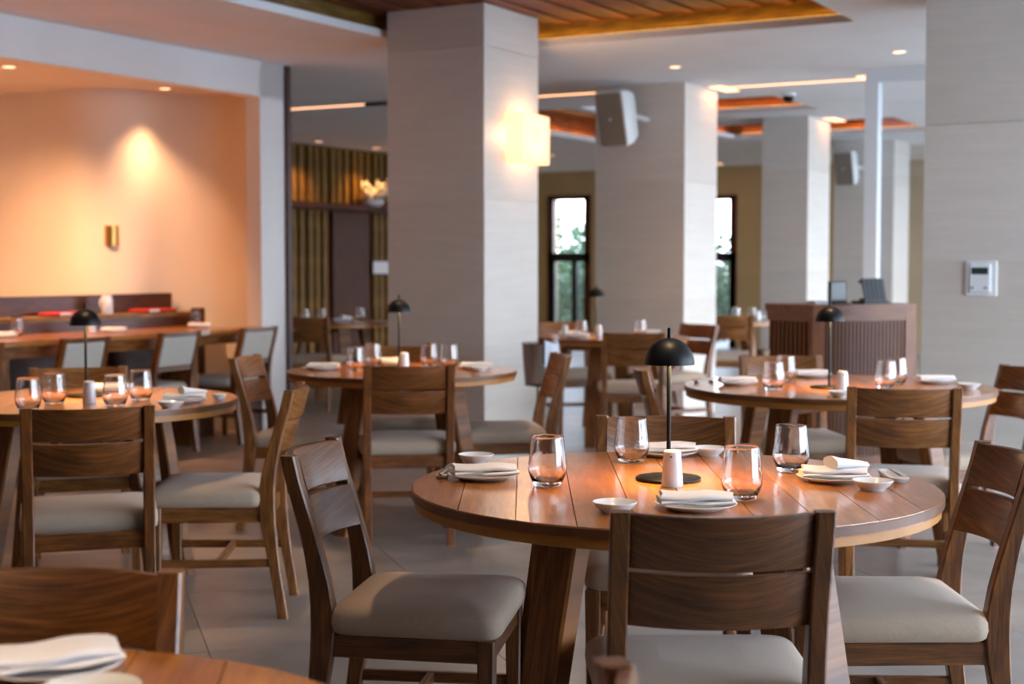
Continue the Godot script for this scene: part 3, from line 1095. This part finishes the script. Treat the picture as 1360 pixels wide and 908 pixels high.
func build_chairs() -> void:
	chair_meshes()
	var protos := []
	var padded: Node3D = null
	# back-top centre, what it faces, wood, label
	var g1 := "slat-back chairs round the tables"
	var list := [
		[Vector2(-0.978, -2.508), T1, 0, "dark slat-back chair at the wide plank table, behind the small bowl and folded napkin"],
		[Vector2(-2.222, -2.915), Vector3(-1.285, 0, -3.265), 0, "dark slat-back chair at the wide plank table, beside the steel knife"],
		[Vector2(-0.700, -3.678), Vector3(-1.57, 0, -3.188), 0, "dark slat-back chair at the wide plank table, beside the cone-folded napkin"],
		[Vector2(-1.748, -4.014), T1, 1, "brown slat-back chair at the wide plank table, turned toward its lamp from the room side"],
		[Vector2(-1.395, -5.370), Vector3(-1.62, 0, -6.05), 1, "lit brown slat-back chair at the service station table, between both lamp tables"],
		[Vector2(-2.414, -6.937), T3, 1, "brown slat-back chair at the service station table, its back to the slats"],
		[Vector2(-1.210, -6.700), T3, 2, "brown slat-back chair at the service station table, its back to the grey pier"],
		[Vector2(-2.640, -5.830), T3, 1, "brown slat-back chair at the service station table, side on beside the black lamp dome"],
		[Vector2(-3.443, -3.373), T4, 2, "brown slat-back chair at the table by the cream-backed row, before tumblers"],
		[Vector2(-4.800, -4.650), T4, 1, "brown slat-back chair at the table by the cream-backed row, backing onto that row"],
		[Vector2(-3.365, -4.330), Vector3(-4.185, 0, -3.82), 1, "brown slat-back chair at the table by the cream-backed row, beside the rolled napkin"],
		[Vector2(-4.720, -3.420), T4, 2, "brown slat-back chair at the table by the cream-backed row, farthest from the rolled napkin"],
		[Vector2(-3.625, -5.480), T2, 2, "brown slat-back chair at the sconce column table, opposite the column"],
		[Vector2(-4.550, -6.740), T2, 1, "brown slat-back chair at the sconce column table, close to the column face"],
		[Vector2(-4.661, -5.597), Vector3(-3.9, 0, -5.9), 1, "brown slat-back chair at the sconce column table, on the niche side"],
		[Vector2(-3.400, -6.510), T2, 1, "brown slat-back chair at the sconce column table, beside the ice bucket"],
		[Vector2(-4.060, -8.790), Vector3(-4.45, 0, -9.55), 1, "pale brown slat-back chair at the table between the columns, before its shakers"],
		[Vector2(-4.207, -10.295), T6, 2, "dark slat-back chair at the table between the columns, against the loudspeaker column"],
		[Vector2(-5.300, -10.150), T6, 1, "pale slat-back chair at the table between the columns, half behind the sconce column"],
		[Vector2(-4.721, -12.246), T8, 1, "brown slat-back chair at the small far table, its back to the loudspeaker column"],
		[Vector2(-4.350, -13.400), T8, 2, "dark slat-back chair at the small far table, beside the slim column"],
		[Vector2(-7.730, -10.080), T7, 1, "brown slat-back chair in the dark side room, behind the wooden door jamb"],
		[Vector2(-7.180, -10.900), T7, 1, "light brown slat-back chair in the dark side room, beside the sconce column"],
		[Vector2(-1.655, -1.530), Vector3(-1.25, 0, -0.85), 1, "brown slat-back chair at the table that holds only napkin and plates"],
		[Vector2(-0.573, -1.368), Vector3(0.078, 0, -2.126), 1, "brown slat-back chair standing apart, behind the dark chair at the small bowl"],
	]
	for c in list:
		var w: int = c[2]
		while protos.size() <= 2:
			protos.append(null)
		var o: Node3D
		if protos[w] == null:
			o = make_chair("dining_chair", c[3], M["chair_wood_%d" % w], false)
			protos[w] = o
		else:
			var r: Node3D = protos[w].duplicate()
			r.name = numbered("dining_chair")
			add_child(r)
			o = r
		o.set_meta("label", c[3])
		o.set_meta("group", g1)
		var to: Vector3 = c[1]
		place(o, c[0], Vector2(to.x, to.z) - c[0])
	var labs := ["cream-backed chair at the long table, just out toward the open room end", "cream-backed chair at the long table, behind the dome of the black lamp", "cream-backed chair at the long table, in the middle of its row", "cream-backed chair at the long table, against the white niche pier"]
	var zs := [-5.74, -6.58, -7.42, -8.24]
	for k in 4:
		var o: Node3D
		if padded == null:
			o = make_chair("padded_chair", labs[k], M.chair_wood_2, true)
			padded = o
		else:
			o = padded.duplicate()
			o.name = numbered("padded_chair")
			add_child(o)
		o.set_meta("label", labs[k])
		o.set_meta("group", "cream-backed chairs along the long table")
		place(o, Vector2(-6.72, zs[k]), Vector2(-1, 0.04))

# ------------------------------------------------------------------ things on the tables
func lamp(at: Vector3, turn: float, label: String, e: float) -> void:
	var t := thing("table_lamp", label, "table lamp", at, turn, "black dome table lamps")
	if not K.has("lamp_base"):
		var st := st_new()
		lathe(st, [[0.0, 0.0], [0.078, 0.0], [0.079, 0.002], [0.079, 0.006], [0.077, 0.008], [0.0, 0.008]], 40)
		K.lamp_base = done(st)
		st = st_new()
		lathe(st, [[0.0, 0.008], [0.0052, 0.008], [0.0052, 0.335], [0.0, 0.335]], 12)
		K.lamp_stem = done(st)
		st = st_new()
		var prof := []
		for k in 15:
			var a := PI / 2 * k / 14.0
			prof.append([0.061 * cos(a), 0.279 + 0.064 * sin(a)])
		for k in 15:
			var a := PI / 2 * (14 - k) / 14.0
			prof.append([0.0585 * cos(a), 0.279 + 0.0615 * sin(a)])
		prof.append(prof[0])
		lathe(st, prof, 40)
		K.lamp_dome = done(st)
		st = st_new()
		lathe(st, [[0.0, 0.342], [0.0045, 0.342], [0.0045, 0.366], [0.0, 0.367]], 10)
		K.lamp_tip = done(st)
		st = st_new()
		lathe(st, [[0.006, 0.312], [0.026, 0.312], [0.028, 0.318], [0.026, 0.324], [0.006, 0.324], [0.006, 0.312]], 24)
		K.lamp_bulb = done(st)
	part(t, "base", K.lamp_base, M.black_metal)
	part(t, "stem", K.lamp_stem, M.black_metal)
	var dome := part(t, "shade", K.lamp_dome, M.black_metal)
	part(dome, "finial", K.lamp_tip, M.black_metal)
	part(dome, "bulb", K.lamp_bulb, M.bulb_glow)
	spot(at + Vector3(0.02, 0.30, 0.0), at + Vector3(0.02, 0, 0), Color(1.0, 0.78, 0.50), e, 62, 0.02)

func tumbler(at: Vector3, label: String, group: String) -> void:
	if not K.has("tumbler"):
		var st := st_new()
		lathe(st, [[0.0, 0.0], [0.029, 0.0], [0.032, 0.002], [0.0345, 0.007], [0.041, 0.022], [0.0455, 0.036], [0.0462, 0.044], [0.0452, 0.054], [0.0418, 0.082], [0.0388, 0.112], [0.0384, 0.1172], [0.0378, 0.1182], [0.0372, 0.1174], [0.0376, 0.112], [0.0404, 0.082], [0.0438, 0.054], [0.0447, 0.044], [0.044, 0.037], [0.0392, 0.024], [0.03, 0.0135], [0.0, 0.0125]], 40, Transform3D.IDENTITY, 0.8)
		K.tumbler = done(st)
	single("tumbler", label, "glass", K.tumbler, M.glass, at, rng.randf() * TAU, group)

func shaker(at: Vector3, turn: float, label: String) -> void:
	if not K.has("shaker"):
		var st := st_new()
		lathe(st, [[0.0, 0.0], [0.024, 0.0], [0.0255, 0.002], [0.0252, 0.01], [0.0205, 0.078], [0.0195, 0.083], [0.016, 0.0855], [0.0, 0.086]], 28)
		K.shaker = done(st)
		st = st_new()
		lathe(st, [[0.0, -0.0005], [0.0022, -0.0005], [0.0022, 0.0006], [0.0, 0.0006]], 10, Transform3D(Basis(Vector3.RIGHT, PI / 2), Vector3.ZERO))
		K.shaker_hole = done(st)
	var t := thing("shaker", label, "shaker", at, turn, "white shakers")
	part(t, "body", K.shaker, M.porcelain)
	part(t, "hole", K.shaker_hole, M.hole, Transform3D(Basis(Vector3.RIGHT, -0.07), Vector3(0, 0.072, 0.0209)), "dark pouring hole")

func plate(at: Vector3, label: String, group: String, r := 0.088) -> void:
	var key := "plate_%.3f" % r
	if not K.has(key):
		var st := st_new()
		lathe(st, [[0.0, 0.002], [r * 0.55, 0.002], [r * 0.6, 0.0], [r * 0.66, 0.0], [r * 0.72, 0.004], [r, 0.0125], [r * 1.005, 0.0138], [r * 0.99, 0.0145], [r * 0.7, 0.0075], [r * 0.6, 0.006], [0.0, 0.006]], 44)
		K[key] = done(st)
	single("plate", label, "plate", K[key], M.porcelain, at, 0.0, group)

func bowl(at: Vector3, label: String, group: String, r := 0.047) -> void:
	var key := "bowl_%.3f" % r
	if not K.has(key):
		var st := st_new()
		lathe(st, [[0.0, 0.002], [r * 0.5, 0.002], [r * 0.53, 0.0], [r * 0.6, 0.0], [r * 0.64, 0.004], [r * 0.86, 0.012], [r, 0.0215], [r * 0.99, 0.0228], [r * 0.96, 0.0222], [r * 0.8, 0.013], [r * 0.58, 0.0072], [0.0, 0.006]], 36)
		K[key] = done(st)
	single("small_bowl", label, "bowl", K[key], M.porcelain, at, 0.0, group)

# folded cloth: soft layers with a rounded fold along one side
func cloth_layer(st: SurfaceTool, w: float, d: float, y: float, th: float, ox: float, oz: float, sag: float, sd: float) -> void:
	new_uv(Vector3.RIGHT)
	var rings := []
	var n := 9
	for i in n:
		var t := float(i) / (n - 1)
		var x := lerpf(-w / 2, w / 2, t)
		var ring := PackedVector3Array()
		var m := 12
		for k in m:
			var a := TAU * k / m
			var zc := d / 2 * signf(cos(a)) * pow(absf(cos(a)), 0.35)
			var yc := th / 2 * signf(sin(a)) * pow(absf(sin(a)), 0.7)
			var edge := maxf(absf(x) / (w / 2) - 0.5, absf(zc) / (d / 2) - 0.5) * 2.0
			var wav := 0.0022 * sin(zc * 70.0 + sd) * sin(x * 55.0 + sd * 2.0)
			ring.append(Vector3(x + ox + 0.004 * sin(zc * 40.0 + sd), y + th / 2 + yc + wav - sag * maxf(edge, 0.0) * maxf(edge, 0.0), zc + oz + 0.003 * sin(x * 50.0 + sd)))
		rings.append(ring)
	loft(st, rings, true, true, true, 0.3)

func napkin(at: Vector3, turn: float, kind: int, label: String, group: String) -> void:
	var t := thing("napkin", label, "napkin", at, turn, group)
	for q in [["napkin_low", 0], ["napkin_up", 1], ["napkin_roll", 2]]:
		if K.has(q[0]):
			continue
		var st := st_new()
		if q[1] == 0:
			cloth_layer(st, 0.155, 0.105, 0.006, 0.009, 0, 0, -0.001, 0.4)
		elif q[1] == 1:
			cloth_layer(st, 0.150, 0.096, 0.0145, 0.012, 0.001, 0.001, 0.001, 1.7)
		else:
			new_uv(Vector3.RIGHT)
			var rings := []
			for i in 9:
				var s := float(i) / 8
				var ring := PackedVector3Array()
				var rr := lerpf(0.022, 0.009, s)
				for k in 16:
					var a := TAU * k / 16
					ring.append(Vector3(lerpf(-0.045, 0.055, s), 0.0265 + rr * 0.72 * (1 + sin(a)) + 0.001 * sin(a * 5 + i), rr * 1.5 * cos(a)))
				rings.append(ring)
			loft(st, rings, true, true, true, 0.3)
		K[q[0]] = done(st)
	part(t, "lower_fold", K.napkin_low, M.linen)
	part(t, "upper_fold", K.napkin_up, M.linen)
	if kind == 1:
		part(t, "cone_fold", K.napkin_roll, M.linen, Transform3D(Basis(Vector3.UP, 0.5), Vector3(0.03, -0.003, 0.0)))

func knife(at: Vector3, turn: float, label: String) -> void:
	var t := thing("knife", label, "knife", at, turn)
	if not K.has("knife_blade"):
		var st := st_new()
		new_uv(Vector3.RIGHT)
		var rings := []
		for q in [[0.0, 0.008], [0.05, 0.010], [0.085, 0.009], [0.1, 0.003]]:
			rings.append(PackedVector3Array([Vector3(q[0], 0.0135, -q[1]), Vector3(q[0], 0.015, -q[1] * 0.3), Vector3(q[0], 0.0135, q[1]), Vector3(q[0], 0.0125, 0)]))
		loft(st, rings)
		K.knife_blade = done(st)
		st = st_new()
		cbox(st, Vector3(0.10, 0.006, 0.012), Vector3(-0.05, 0.0138, 0), 0.0025)
		K.knife_handle = done(st)
		st = st_new()
		cbox(st, Vector3(0.012, 0.0105, 0.03), Vector3(0, 0.00525, 0), 0.003)
		K.knife_rest = done(st)
	part(t, "blade", K.knife_blade, M.steel)
	part(t, "handle", K.knife_handle, M.steel)
	for x in [0.01, -0.075]:
		part(t, "rest", K.knife_rest, M.porcelain, Transform3D(Basis.IDENTITY, Vector3(x, 0, 0)))

func oblong_dish(at: Vector3, turn: float, label: String) -> void:
	if not K.has("oblong"):
		var st := st_new()
		new_uv(Vector3.RIGHT)
		loft(st, [rrect(0.15, 0.034, 0.016, 0.0, 5), rrect(0.162, 0.044, 0.02, 0.006, 5), rrect(0.166, 0.048, 0.022, 0.013, 5), rrect(0.158, 0.04, 0.018, 0.0135, 5), rrect(0.15, 0.032, 0.014, 0.006, 5)], true, true, true, 0.5)
		K.oblong = done(st)
	var t := thing("cutlery_dish", label, "dish", at, turn)
	part(t, "dish", K.oblong, M.porcelain)
	var st := st_new()
	cbox(st, Vector3(0.13, 0.004, 0.008), Vector3(0.0, 0.0155, -0.004), 0.0015)
	part(t, "knife", done(st), M.steel)

func on(x: float, z: float, y := 0.75) -> Vector3:
	return Vector3(x, y, z)

func setting(x: float, z: float, turn: float, kind: int, where: String, y := 0.75) -> void:
	plate(on(x, z, y), "white plate under the napkin " + where, "plates with napkins")
	napkin(on(x, z, y + 0.0075), turn, kind, "folded pale napkin " + where, "napkins on plates")

func build_table_things() -> void:
	var vw := deg_to_rad(29.5)
	# T1
	lamp(on(-1.412, -3.261), 0.3, "black dome table lamp on the wide plank table", 0.75)
	for g in [[-1.620, -3.032, "clear tumbler between the knife setting and the lamp on the wide plank table"], [-1.620, -3.500, "clear tumbler on the wide plank table, by the napkin at the room-side chair"], [-1.153, -3.068, "clear tumbler touching the folded-napkin plate in front of the shaker, wide plank table"], [-1.202, -3.543, "clear tumbler on the wide plank table, beside the cone-folded napkin"]]:
		tumbler(on(g[0], g[1]), g[2], "tumblers on the wide plank table")
	shaker(on(-1.362, -3.168), vw - 0.25, "white porcelain shaker with one hole beside the lamp on the wide plank table")
	setting(-1.810, -3.060, vw + 0.15, 0, "beside the steel knife on the wide plank table")
	bowl(on(-1.975, -3.300), "small white bowl behind the knife setting on the wide plank table", "small bowls")
	knife(on(-1.930, -3.085), vw + 1.45, "steel knife resting at the edge of the wide plank table")
	setting(-1.195, -2.905, vw - 0.05, 0, "in front of the shaker on the wide plank table")
	bowl(on(-1.325, -2.780), "small white bowl before the dark chair back on the wide plank table", "small bowls")
	setting(-1.060, -3.440, vw - 0.15, 1, "beside the oblong dish on the wide plank table")
	bowl(on(-0.940, -3.350), "small white bowl beside the cone-folded napkin on the wide plank table", "small bowls")
	oblong_dish(on(-0.945, -3.545), -1.08, "oblong white dish with a knife at the edge of the wide plank table")
	setting(-1.600, -3.680, vw, 0, "behind the lamp on the wide plank table")
	bowl(on(-1.500, -3.735), "small white bowl behind the lamp on the wide plank table", "small bowls")
	# T2
	lamp(on(-4.110, -6.120), 0.3, "black dome table lamp in front of the sconce column", 0.75)
	for g in [[-4.195, -5.865, "clear tumbler by the niche-side plate, sconce column table"], [-4.290, -6.150, "clear tumbler between niche-side plate and column-side plate, sconce column table"], [-4.054, -6.309, "clear tumbler behind the shaker and lamp, sconce column table"], [-3.906, -6.268, "clear tumbler by the plate toward the ice bucket, sconce column table"]]:
		tumbler(on(g[0], g[1]), g[2], "tumblers on the sconce column table")
	shaker(on(-4.015, -6.025), vw, "white shaker on the table in front of the sconce column")
	setting(-4.360, -5.830, vw, 0, "nearest the niche chair on the sconce column table")
	setting(-3.740, -6.250, vw, 0, "beside the ice bucket on the sconce column table")
	setting(-4.300, -6.330, vw, 0, "close to the column on the sconce column table")
	bowl(on(-3.650, -6.130), "small white bowl on the sconce column table", "small bowls")
	knife(on(-4.480, -5.900), vw + 1.0, "steel knife on the sconce column table")
	# T3
	lamp(on(-1.880, -6.022), 0.3, "black dome table lamp in front of the slatted service station", 0.75)
	for g in [[-2.046, -5.801, "clear tumbler by the side-on chair's plate, service station table"], [-2.144, -6.235, "clear tumbler between lamp and slat-side plate, service station table"], [-1.664, -6.101, "clear tumbler behind the lit brown chair back, service station table"], [-1.677, -6.313, "clear tumbler by the pier-side plate, service station table"]]:
		tumbler(on(g[0], g[1]), g[2], "tumblers on the service station table")
	shaker(on(-1.771, -5.850), vw, "white shaker on the table in front of the service station")
	bowl(on(-1.715, -5.640), "small white bowl beside the shaker on the service station table", "small bowls")
	setting(-2.274, -5.990, vw, 0, "on the service station table, at the side-on chair")
	setting(-2.130, -6.560, vw, 0, "on the service station table, close to the slats")
	setting(-1.555, -6.500, vw, 0, "on the service station table, close to the grey pier")
	bowl(on(-1.360, -6.270), "small white bowl at the rim of the service station table, toward the pier", "small bowls")
	knife(on(-2.430, -6.060), vw + 0.6, "steel knife on the service station table")
	# T4
	lamp(on(-4.300, -4.205), 0.3, "black dome table lamp before the cream-backed chair row", 0.75)
	for g in [[-4.046, -3.680, "clear tumbler farthest from the rolled napkin, table before the cream-backed row"], [-4.151, -3.899, "clear tumbler on the niche side of the shaker, table before the cream-backed row"], [-3.892, -3.947, "clear tumbler just before the brown chair back, table before the cream-backed row"], [-3.979, -4.169, "clear tumbler next to the rolled napkin, table before the cream-backed row"]]:
		tumbler(on(g[0], g[1]), g[2], "tumblers on the table before the cream-backed row")
	shaker(on(-4.060, -3.985), vw, "white shaker on the table before the cream-backed chair row")
	setting(-3.790, -4.200, vw + 0.1, 1, "with the rolled fold on the table before the cream-backed row")
	bowl(on(-3.705, -4.035), "small white bowl by the rolled napkin before the cream-backed row", "small bowls", 0.05)
	setting(-4.370, -4.400, vw, 0, "behind the lamp on the table before the cream-backed row")
	bowl(on(-3.745, -4.345), "tiny white sauce dish at the rim of the table before the cream-backed row", "small bowls", 0.028)
	# T5
	setting(-1.425, -1.330, vw + 0.5, 0, "on the table without lamp or tumblers")
	plate(on(-1.300, -1.270), "white plate beside the napkin on the table without lamp or tumblers", "plates with napkins", 0.06)
	# T6
	lamp(on(-4.740, -9.620), 0.3, "black dome table lamp between the sconce and loudspeaker columns", 0.8)
	shaker(on(-4.62, -9.42), vw, "white shaker between the sconce and loudspeaker columns, beside the lamp")
	shaker(on(-4.83, -9.30), vw, "white shaker between the sconce and loudspeaker columns, half behind the sconce column")
	tumbler(on(-4.74, -9.38), "clear tumbler on the table between the two columns", "tumblers between the columns")
	tumbler(on(-4.45, -9.75), "clear tumbler on the table between the two columns", "tumblers between the columns")
	setting(-4.86, -9.42, vw, 0, "between the columns, half behind the sconce column")
	setting(-4.70, -9.25, vw, 0, "between the columns, before the pale chair")
	setting(-4.45, -9.92, vw, 0, "between the columns, against the loudspeaker column")
	# T7
	for g in [[-8.15, -10.62], [-7.95, -10.60], [-7.85, -11.05]]:
		tumbler(on(g[0], g[1]), "clear tumbler on the table in the dark side room", "tumblers in the dark side room")
	setting(-7.80, -10.72, vw, 1, "in the dark side room, beside the light chair")
	setting(-8.12, -10.75, vw, 0, "in the dark side room, behind the door jamb")
	shaker(on(-8.05, -10.52), vw, "white shaker on the table in the dark side room")
	# T8
	tumbler(on(-4.90, -12.85), "clear tumbler on the small far table", "tumblers on the small far table")
	tumbler(on(-4.80, -13.0), "clear tumbler on the small far table", "tumblers on the small far table")
	setting(-4.78, -13.2, vw, 0, "on the small far table by the slim column")
	shaker(on(-4.72, -12.95), vw, "white shaker on the small far table by the slim column")

# ------------------------------------------------------------------ long table, banquette and what lies on them
func build_niche_furniture() -> void:
	var b := thing("banquette", "long dark wooden banquette with raised back along the cream wall", "bench", Vector3(-7.62, 0, -5.3))
	part(b, "back_panel", one_box(-0.15, -0.09, 0.0, 1.05, -3.12, 3.2), M.bench_wood)
	part(b, "ledge", one_box(-0.09, 0.14, 0.885, 0.915, -3.12, 3.2), M.gold_wood)
	part(b, "backrest", one_box(0.08, 0.13, 0.40, 0.885, -3.12, 3.2), M.dark_wood)
	part(b, "seat", one_box(0.08, 0.36, 0.40, 0.45, -3.1, 3.2), M.dark_wood)
	part(b, "front", one_box(0.30, 0.33, 0.0, 0.40, -3.1, 3.2), M.bench_wood)
	part(b, "end_block", one_box(0.10, 0.18, 0.40, 0.94, -3.18, -3.12), M.dark_wood)
	var t := thing("long_table", "long narrow wooden table set along the banquette", "table", Vector3(-7.17, 0, -5.95))
	for k in 4:
		var st := st_new()
		cbox(st, Vector3(0.155, 0.035, 5.0), Vector3(-0.24 + 0.158 * k, 0.7925, 0), 0.003)
		part(t, "plank", done(st), M["table_wood_%d" % (k % 3)])
	for q in [-1.88, -0.21, 1.45, 2.4]:
		part(t, "leg", one_box(-0.07, 0.2, 0.0, 0.775, q - 0.04, q + 0.04), M.leg_wood)
	part(t, "apron", one_box(-0.22, 0.22, 0.70, 0.775, -2.41, 2.41), M.leg_wood)
	var vw := deg_to_rad(29.5)
	setting(-7.30, -6.45, vw, 0, "on the long table, nearest the open room", 0.81)
	setting(-7.20, -7.30, vw, 0, "on the long table, behind the lamp dome", 0.81)
	setting(-7.20, -8.15, vw, 0, "on the long table, at the pier end", 0.81)
	tumbler(on(-7.38, -6.63, 0.81), "clear tumbler on the long table, beside the plate nearest the open room", "tumblers on the long table")
	tumbler(on(-7.36, -8.28, 0.81), "clear tumbler on the long table, at the pier end", "tumblers on the long table")
	shaker(on(-7.28, -7.18, 0.81), vw, "white shaker on the long table, behind the lamp dome")
	# folded red cloths on the ledge
	for q in [-7.25, -8.1]:
		var c := thing("red_cloth", "folded red cloth with white tag on the banquette ledge, " + ("behind the lamp dome" if q > -8.0 else "at the rounded corner end"), "cloth", Vector3(-7.60, 0.915, q))
		var st := st_new()
		cbox(st, Vector3(0.16, 0.026, 0.36), Vector3(0, 0.013, 0), 0.01)
		part(c, "cloth", done(st), M.red_cloth)
		part(c, "tag", one_box(0.08, 0.083, 0.006, 0.024, 0.02, 0.12), M.linen)
	var j := thing("jug", "white upright porcelain jug on the banquette ledge", "jug", Vector3(-7.58, 0.915, -7.62))
	var st := st_new()
	lathe(st, [[0.0, 0.0], [0.036, 0.0], [0.04, 0.004], [0.04, 0.1], [0.035, 0.125], [0.036, 0.135], [0.033, 0.135], [0.032, 0.12], [0.035, 0.1], [0.035, 0.008], [0.0, 0.006]], 24)
	var jb := part(j, "body", done(st), M.porcelain)
	st = st_new()
	tube(st, [Vector3(0.0, 0.105, 0.036), Vector3(0.0, 0.108, 0.06), Vector3(0.0, 0.08, 0.07), Vector3(0.0, 0.05, 0.058), Vector3(0.0, 0.04, 0.037)], 0.005)
	part(jb, "handle", done(st), M.porcelain)

# ------------------------------------------------------------------ speakers, thermostat, bucket and other details
func loudspeaker(at: Vector3, turn: float, k: float, label: String, arm: Vector3) -> void:
	var t := thing("loudspeaker", label, "loudspeaker", at, turn, "white wall loudspeakers")
	var tilt := Basis(Vector3.RIGHT, deg_to_rad(12))
	var st := st_new()
	new_uv(Vector3.UP)
	var rings := []
	# front at +z; cabinet narrows to the rear
	for q in [[-0.15, 0.10, 0.30], [-0.13, 0.15, 0.37], [0.0, 0.25, 0.43], [0.10, 0.285, 0.45], [0.115, 0.275, 0.44]]:
		var r := rrect(q[1] * k, q[2] * k, 0.03 * k, 0.0, 4)
		var ring := PackedVector3Array()
		for p in r:
			ring.append(tilt * Vector3(p.x, p.z, q[0] * k))
		rings.append(ring)
	loft(st, rings, true, true, true, 0.6)
	var cab := part(t, "cabinet", done(st), M.speaker_white)
	st = st_new()
	new_uv(Vector3.UP)
	rings = []
	for q in [[0.113, 0.255, 0.42], [0.122, 0.25, 0.415]]:
		var r := rrect(q[1] * k, q[2] * k, 0.025 * k, 0.0, 4)
		var ring := PackedVector3Array()
		for p in r:
			ring.append(tilt * Vector3(p.x, p.z, q[0] * k))
		rings.append(ring)
	loft(st, rings)
	part(cab, "grille", done(st), M.speaker_grille)
	st = st_new()
	lathe(st, [[0.0, 0.0], [0.012 * k, 0.0], [0.012 * k, 0.004], [0.0, 0.004]], 12, Transform3D(tilt * Basis(Vector3.RIGHT, PI / 2), tilt * Vector3(0.0, 0.0, 0.122 * k)))
	part(cab, "badge", done(st), M.plastic_white)
	st = st_new()
	tube(st, [tilt * Vector3(0, 0, -0.15 * k), arm], 0.022 * k, 10)
	part(t, "bracket_arm", done(st), M.speaker_white)

func build_details() -> void:
	loudspeaker(Vector3(-5.12, 2.44, -10.80), deg_to_rad(-12), 1.0, "big white wall loudspeaker tilted down on the pale column", Vector3(0.06, 0.0, -0.31))
	loudspeaker(Vector3(-5.16, 2.40, -17.16), deg_to_rad(-12), 0.9, "small distant white loudspeaker on the far column beside the glass", Vector3(0.05, 0.0, -0.26))
	# thermostat
	var t := thing("thermostat", "white square thermostat with dark display on the grey pier", "thermostat", Vector3(-1.665, 1.194, -7.92))
	var st := st_new()
	cbox(st, Vector3(0.162, 0.184, 0.012), Vector3(0, 0, 0.006), 0.003)
	part(t, "plate", done(st), M.plastic_white)
	st = st_new()
	cbox(st, Vector3(0.11, 0.15, 0.012), Vector3(-0.004, 0, 0.016), 0.004)
	var tb := part(t, "body", done(st), M.plastic_white)
	part(tb, "display", one_box(-0.048, 0.038, 0.02, 0.056, 0.022, 0.0235), M.display_dark)
	for x in [-0.042, 0.026]:
		part(tb, "button", one_box(x - 0.009, x + 0.009, -0.056, -0.044, 0.022, 0.0245), M.button_grey)
	# ice bucket on a stand
	var b := thing("ice_bucket_stand", "chrome ice bucket on a floor stand beside the sconce column", "ice bucket", Vector3(-4.10, 0, -7.56))
	st = st_new()
	lathe(st, [[0.0, 0.565], [0.075, 0.565], [0.082, 0.575], [0.098, 0.80], [0.102, 0.806], [0.098, 0.81], [0.094, 0.802], [0.078, 0.58], [0.0, 0.574]], 36)
	part(b, "bucket", done(st), M.chrome)
	st = st_new()
	lathe(st, [[0.0, 0.0], [0.13, 0.0], [0.13, 0.012], [0.02, 0.03], [0.012, 0.05], [0.012, 0.545], [0.07, 0.555], [0.09, 0.563], [0.09, 0.5655], [0.0, 0.5655]], 30)
	part(b, "stand", done(st), M.chrome)
	var tw := thing("draped_towel", "pale towel draped over the chrome ice bucket rim", "towel", Vector3(-4.10, 0, -7.56))
	st = st_new()
	new_uv(Vector3.UP)
	var rings := []
	for q in [[0.112, 0.66], [0.113, 0.74], [0.112, 0.805], [0.104, 0.8165], [0.092, 0.8145]]:
		var ring := PackedVector3Array()
		for k in 11:
			var a := lerpf(-0.95, 0.75, k / 10.0)
			var rr: float = q[0] + 0.006 * sin(k * 1.9)
			ring.append(Vector3(rr * cos(a), q[1] + 0.01 * sin(k * 0.8), rr * sin(a)))
		for k in 11:
			var a := lerpf(0.75, -0.95, k / 10.0)
			var rr: float = q[0] + 0.004 + 0.006 * sin((10 - k) * 1.9)
			ring.append(Vector3(rr * cos(a), q[1] + 0.002 + 0.01 * sin((10 - k) * 0.8), rr * sin(a)))
		rings.append(ring)
	loft(st, rings, true, true, true, 0.3)
	part(tw, "cloth", done(st), M.towel)
	# dome camera
	var c := thing("dome_camera", "small black dome camera on the ceiling before the slim column", "camera", Vector3(-4.225, CEIL, -12.30))
	st = st_new()
	lathe(st, [[0.0, 0.0], [0.062, 0.0], [0.062, -0.02], [0.05, -0.024], [0.0, -0.024]], 24)
	part(c, "mount", done(st), M.plastic_white)
	st = st_new()
	lathe(st, [[0.05, -0.024], [0.047, -0.045], [0.035, -0.066], [0.015, -0.077], [0.0, -0.078]], 24)
	part(c, "dome", done(st), M.black_metal)
	# black end of the light track in the side room
	single("track_end", "black end piece of the side room light track", "light track", one_box(-0.12, 0.12, -0.03, 0.0, -0.02, 0.02), M.black_metal, Vector3(-7.70, CEIL, -11.12))
	# white blossom arrangement on the shelf
	var f := thing("flower_arrangement", "white blossom branches in a bowl on the gold wall's shelf", "flowers", Vector3(-10.92, 2.0, -15.68))
	st = st_new()
	lathe(st, [[0.0, 0.0], [0.08, 0.0], [0.14, 0.05], [0.15, 0.09], [0.13, 0.09], [0.1, 0.03], [0.0, 0.02]], 20)
	part(f, "vase", done(st), M.porcelain)
	for k in 16:
		var a := TAU * k / 16.0
		var e := Vector3(0.05 + 0.08 * cos(a), rng.randf_range(0.16, 0.36), 0.42 * sin(a) * rng.randf_range(0.4, 1.0))
		st = st_new()
		tube(st, [Vector3(0, 0.05, 0), e * 0.55 + Vector3(0, 0.05, 0), e], 0.005, 5)
		var br := part(f, "branch", done(st), M.bark)
		st = st_new()
		for q in 7:
			var p := e * rng.randf_range(0.6, 1.0) + Vector3(rng.randfn(), rng.randfn(), rng.randfn()) * 0.03
			lathe(st, [[0.0, -0.018], [0.02, -0.006], [0.024, 0.006], [0.0, 0.016]], 7, Transform3D(Basis.from_euler(Vector3(rng.randf() * 6, rng.randf() * 6, 0)), p), -0.2)
		part(br, "blossom", done(st), M.petal)
	# pale framed notice on the gold wall
	var n := thing("framed_notice", "small pale framed notice on the gold slatted wall", "notice", Vector3(-11.09, 1.12, -16.07))
	part(n, "frame", one_box(0.0, 0.02, 0.0, 0.2, -0.2, 0.2), M.black_steel)
	part(n, "sheet", one_box(0.02, 0.023, 0.02, 0.18, -0.18, 0.18), M.linen)
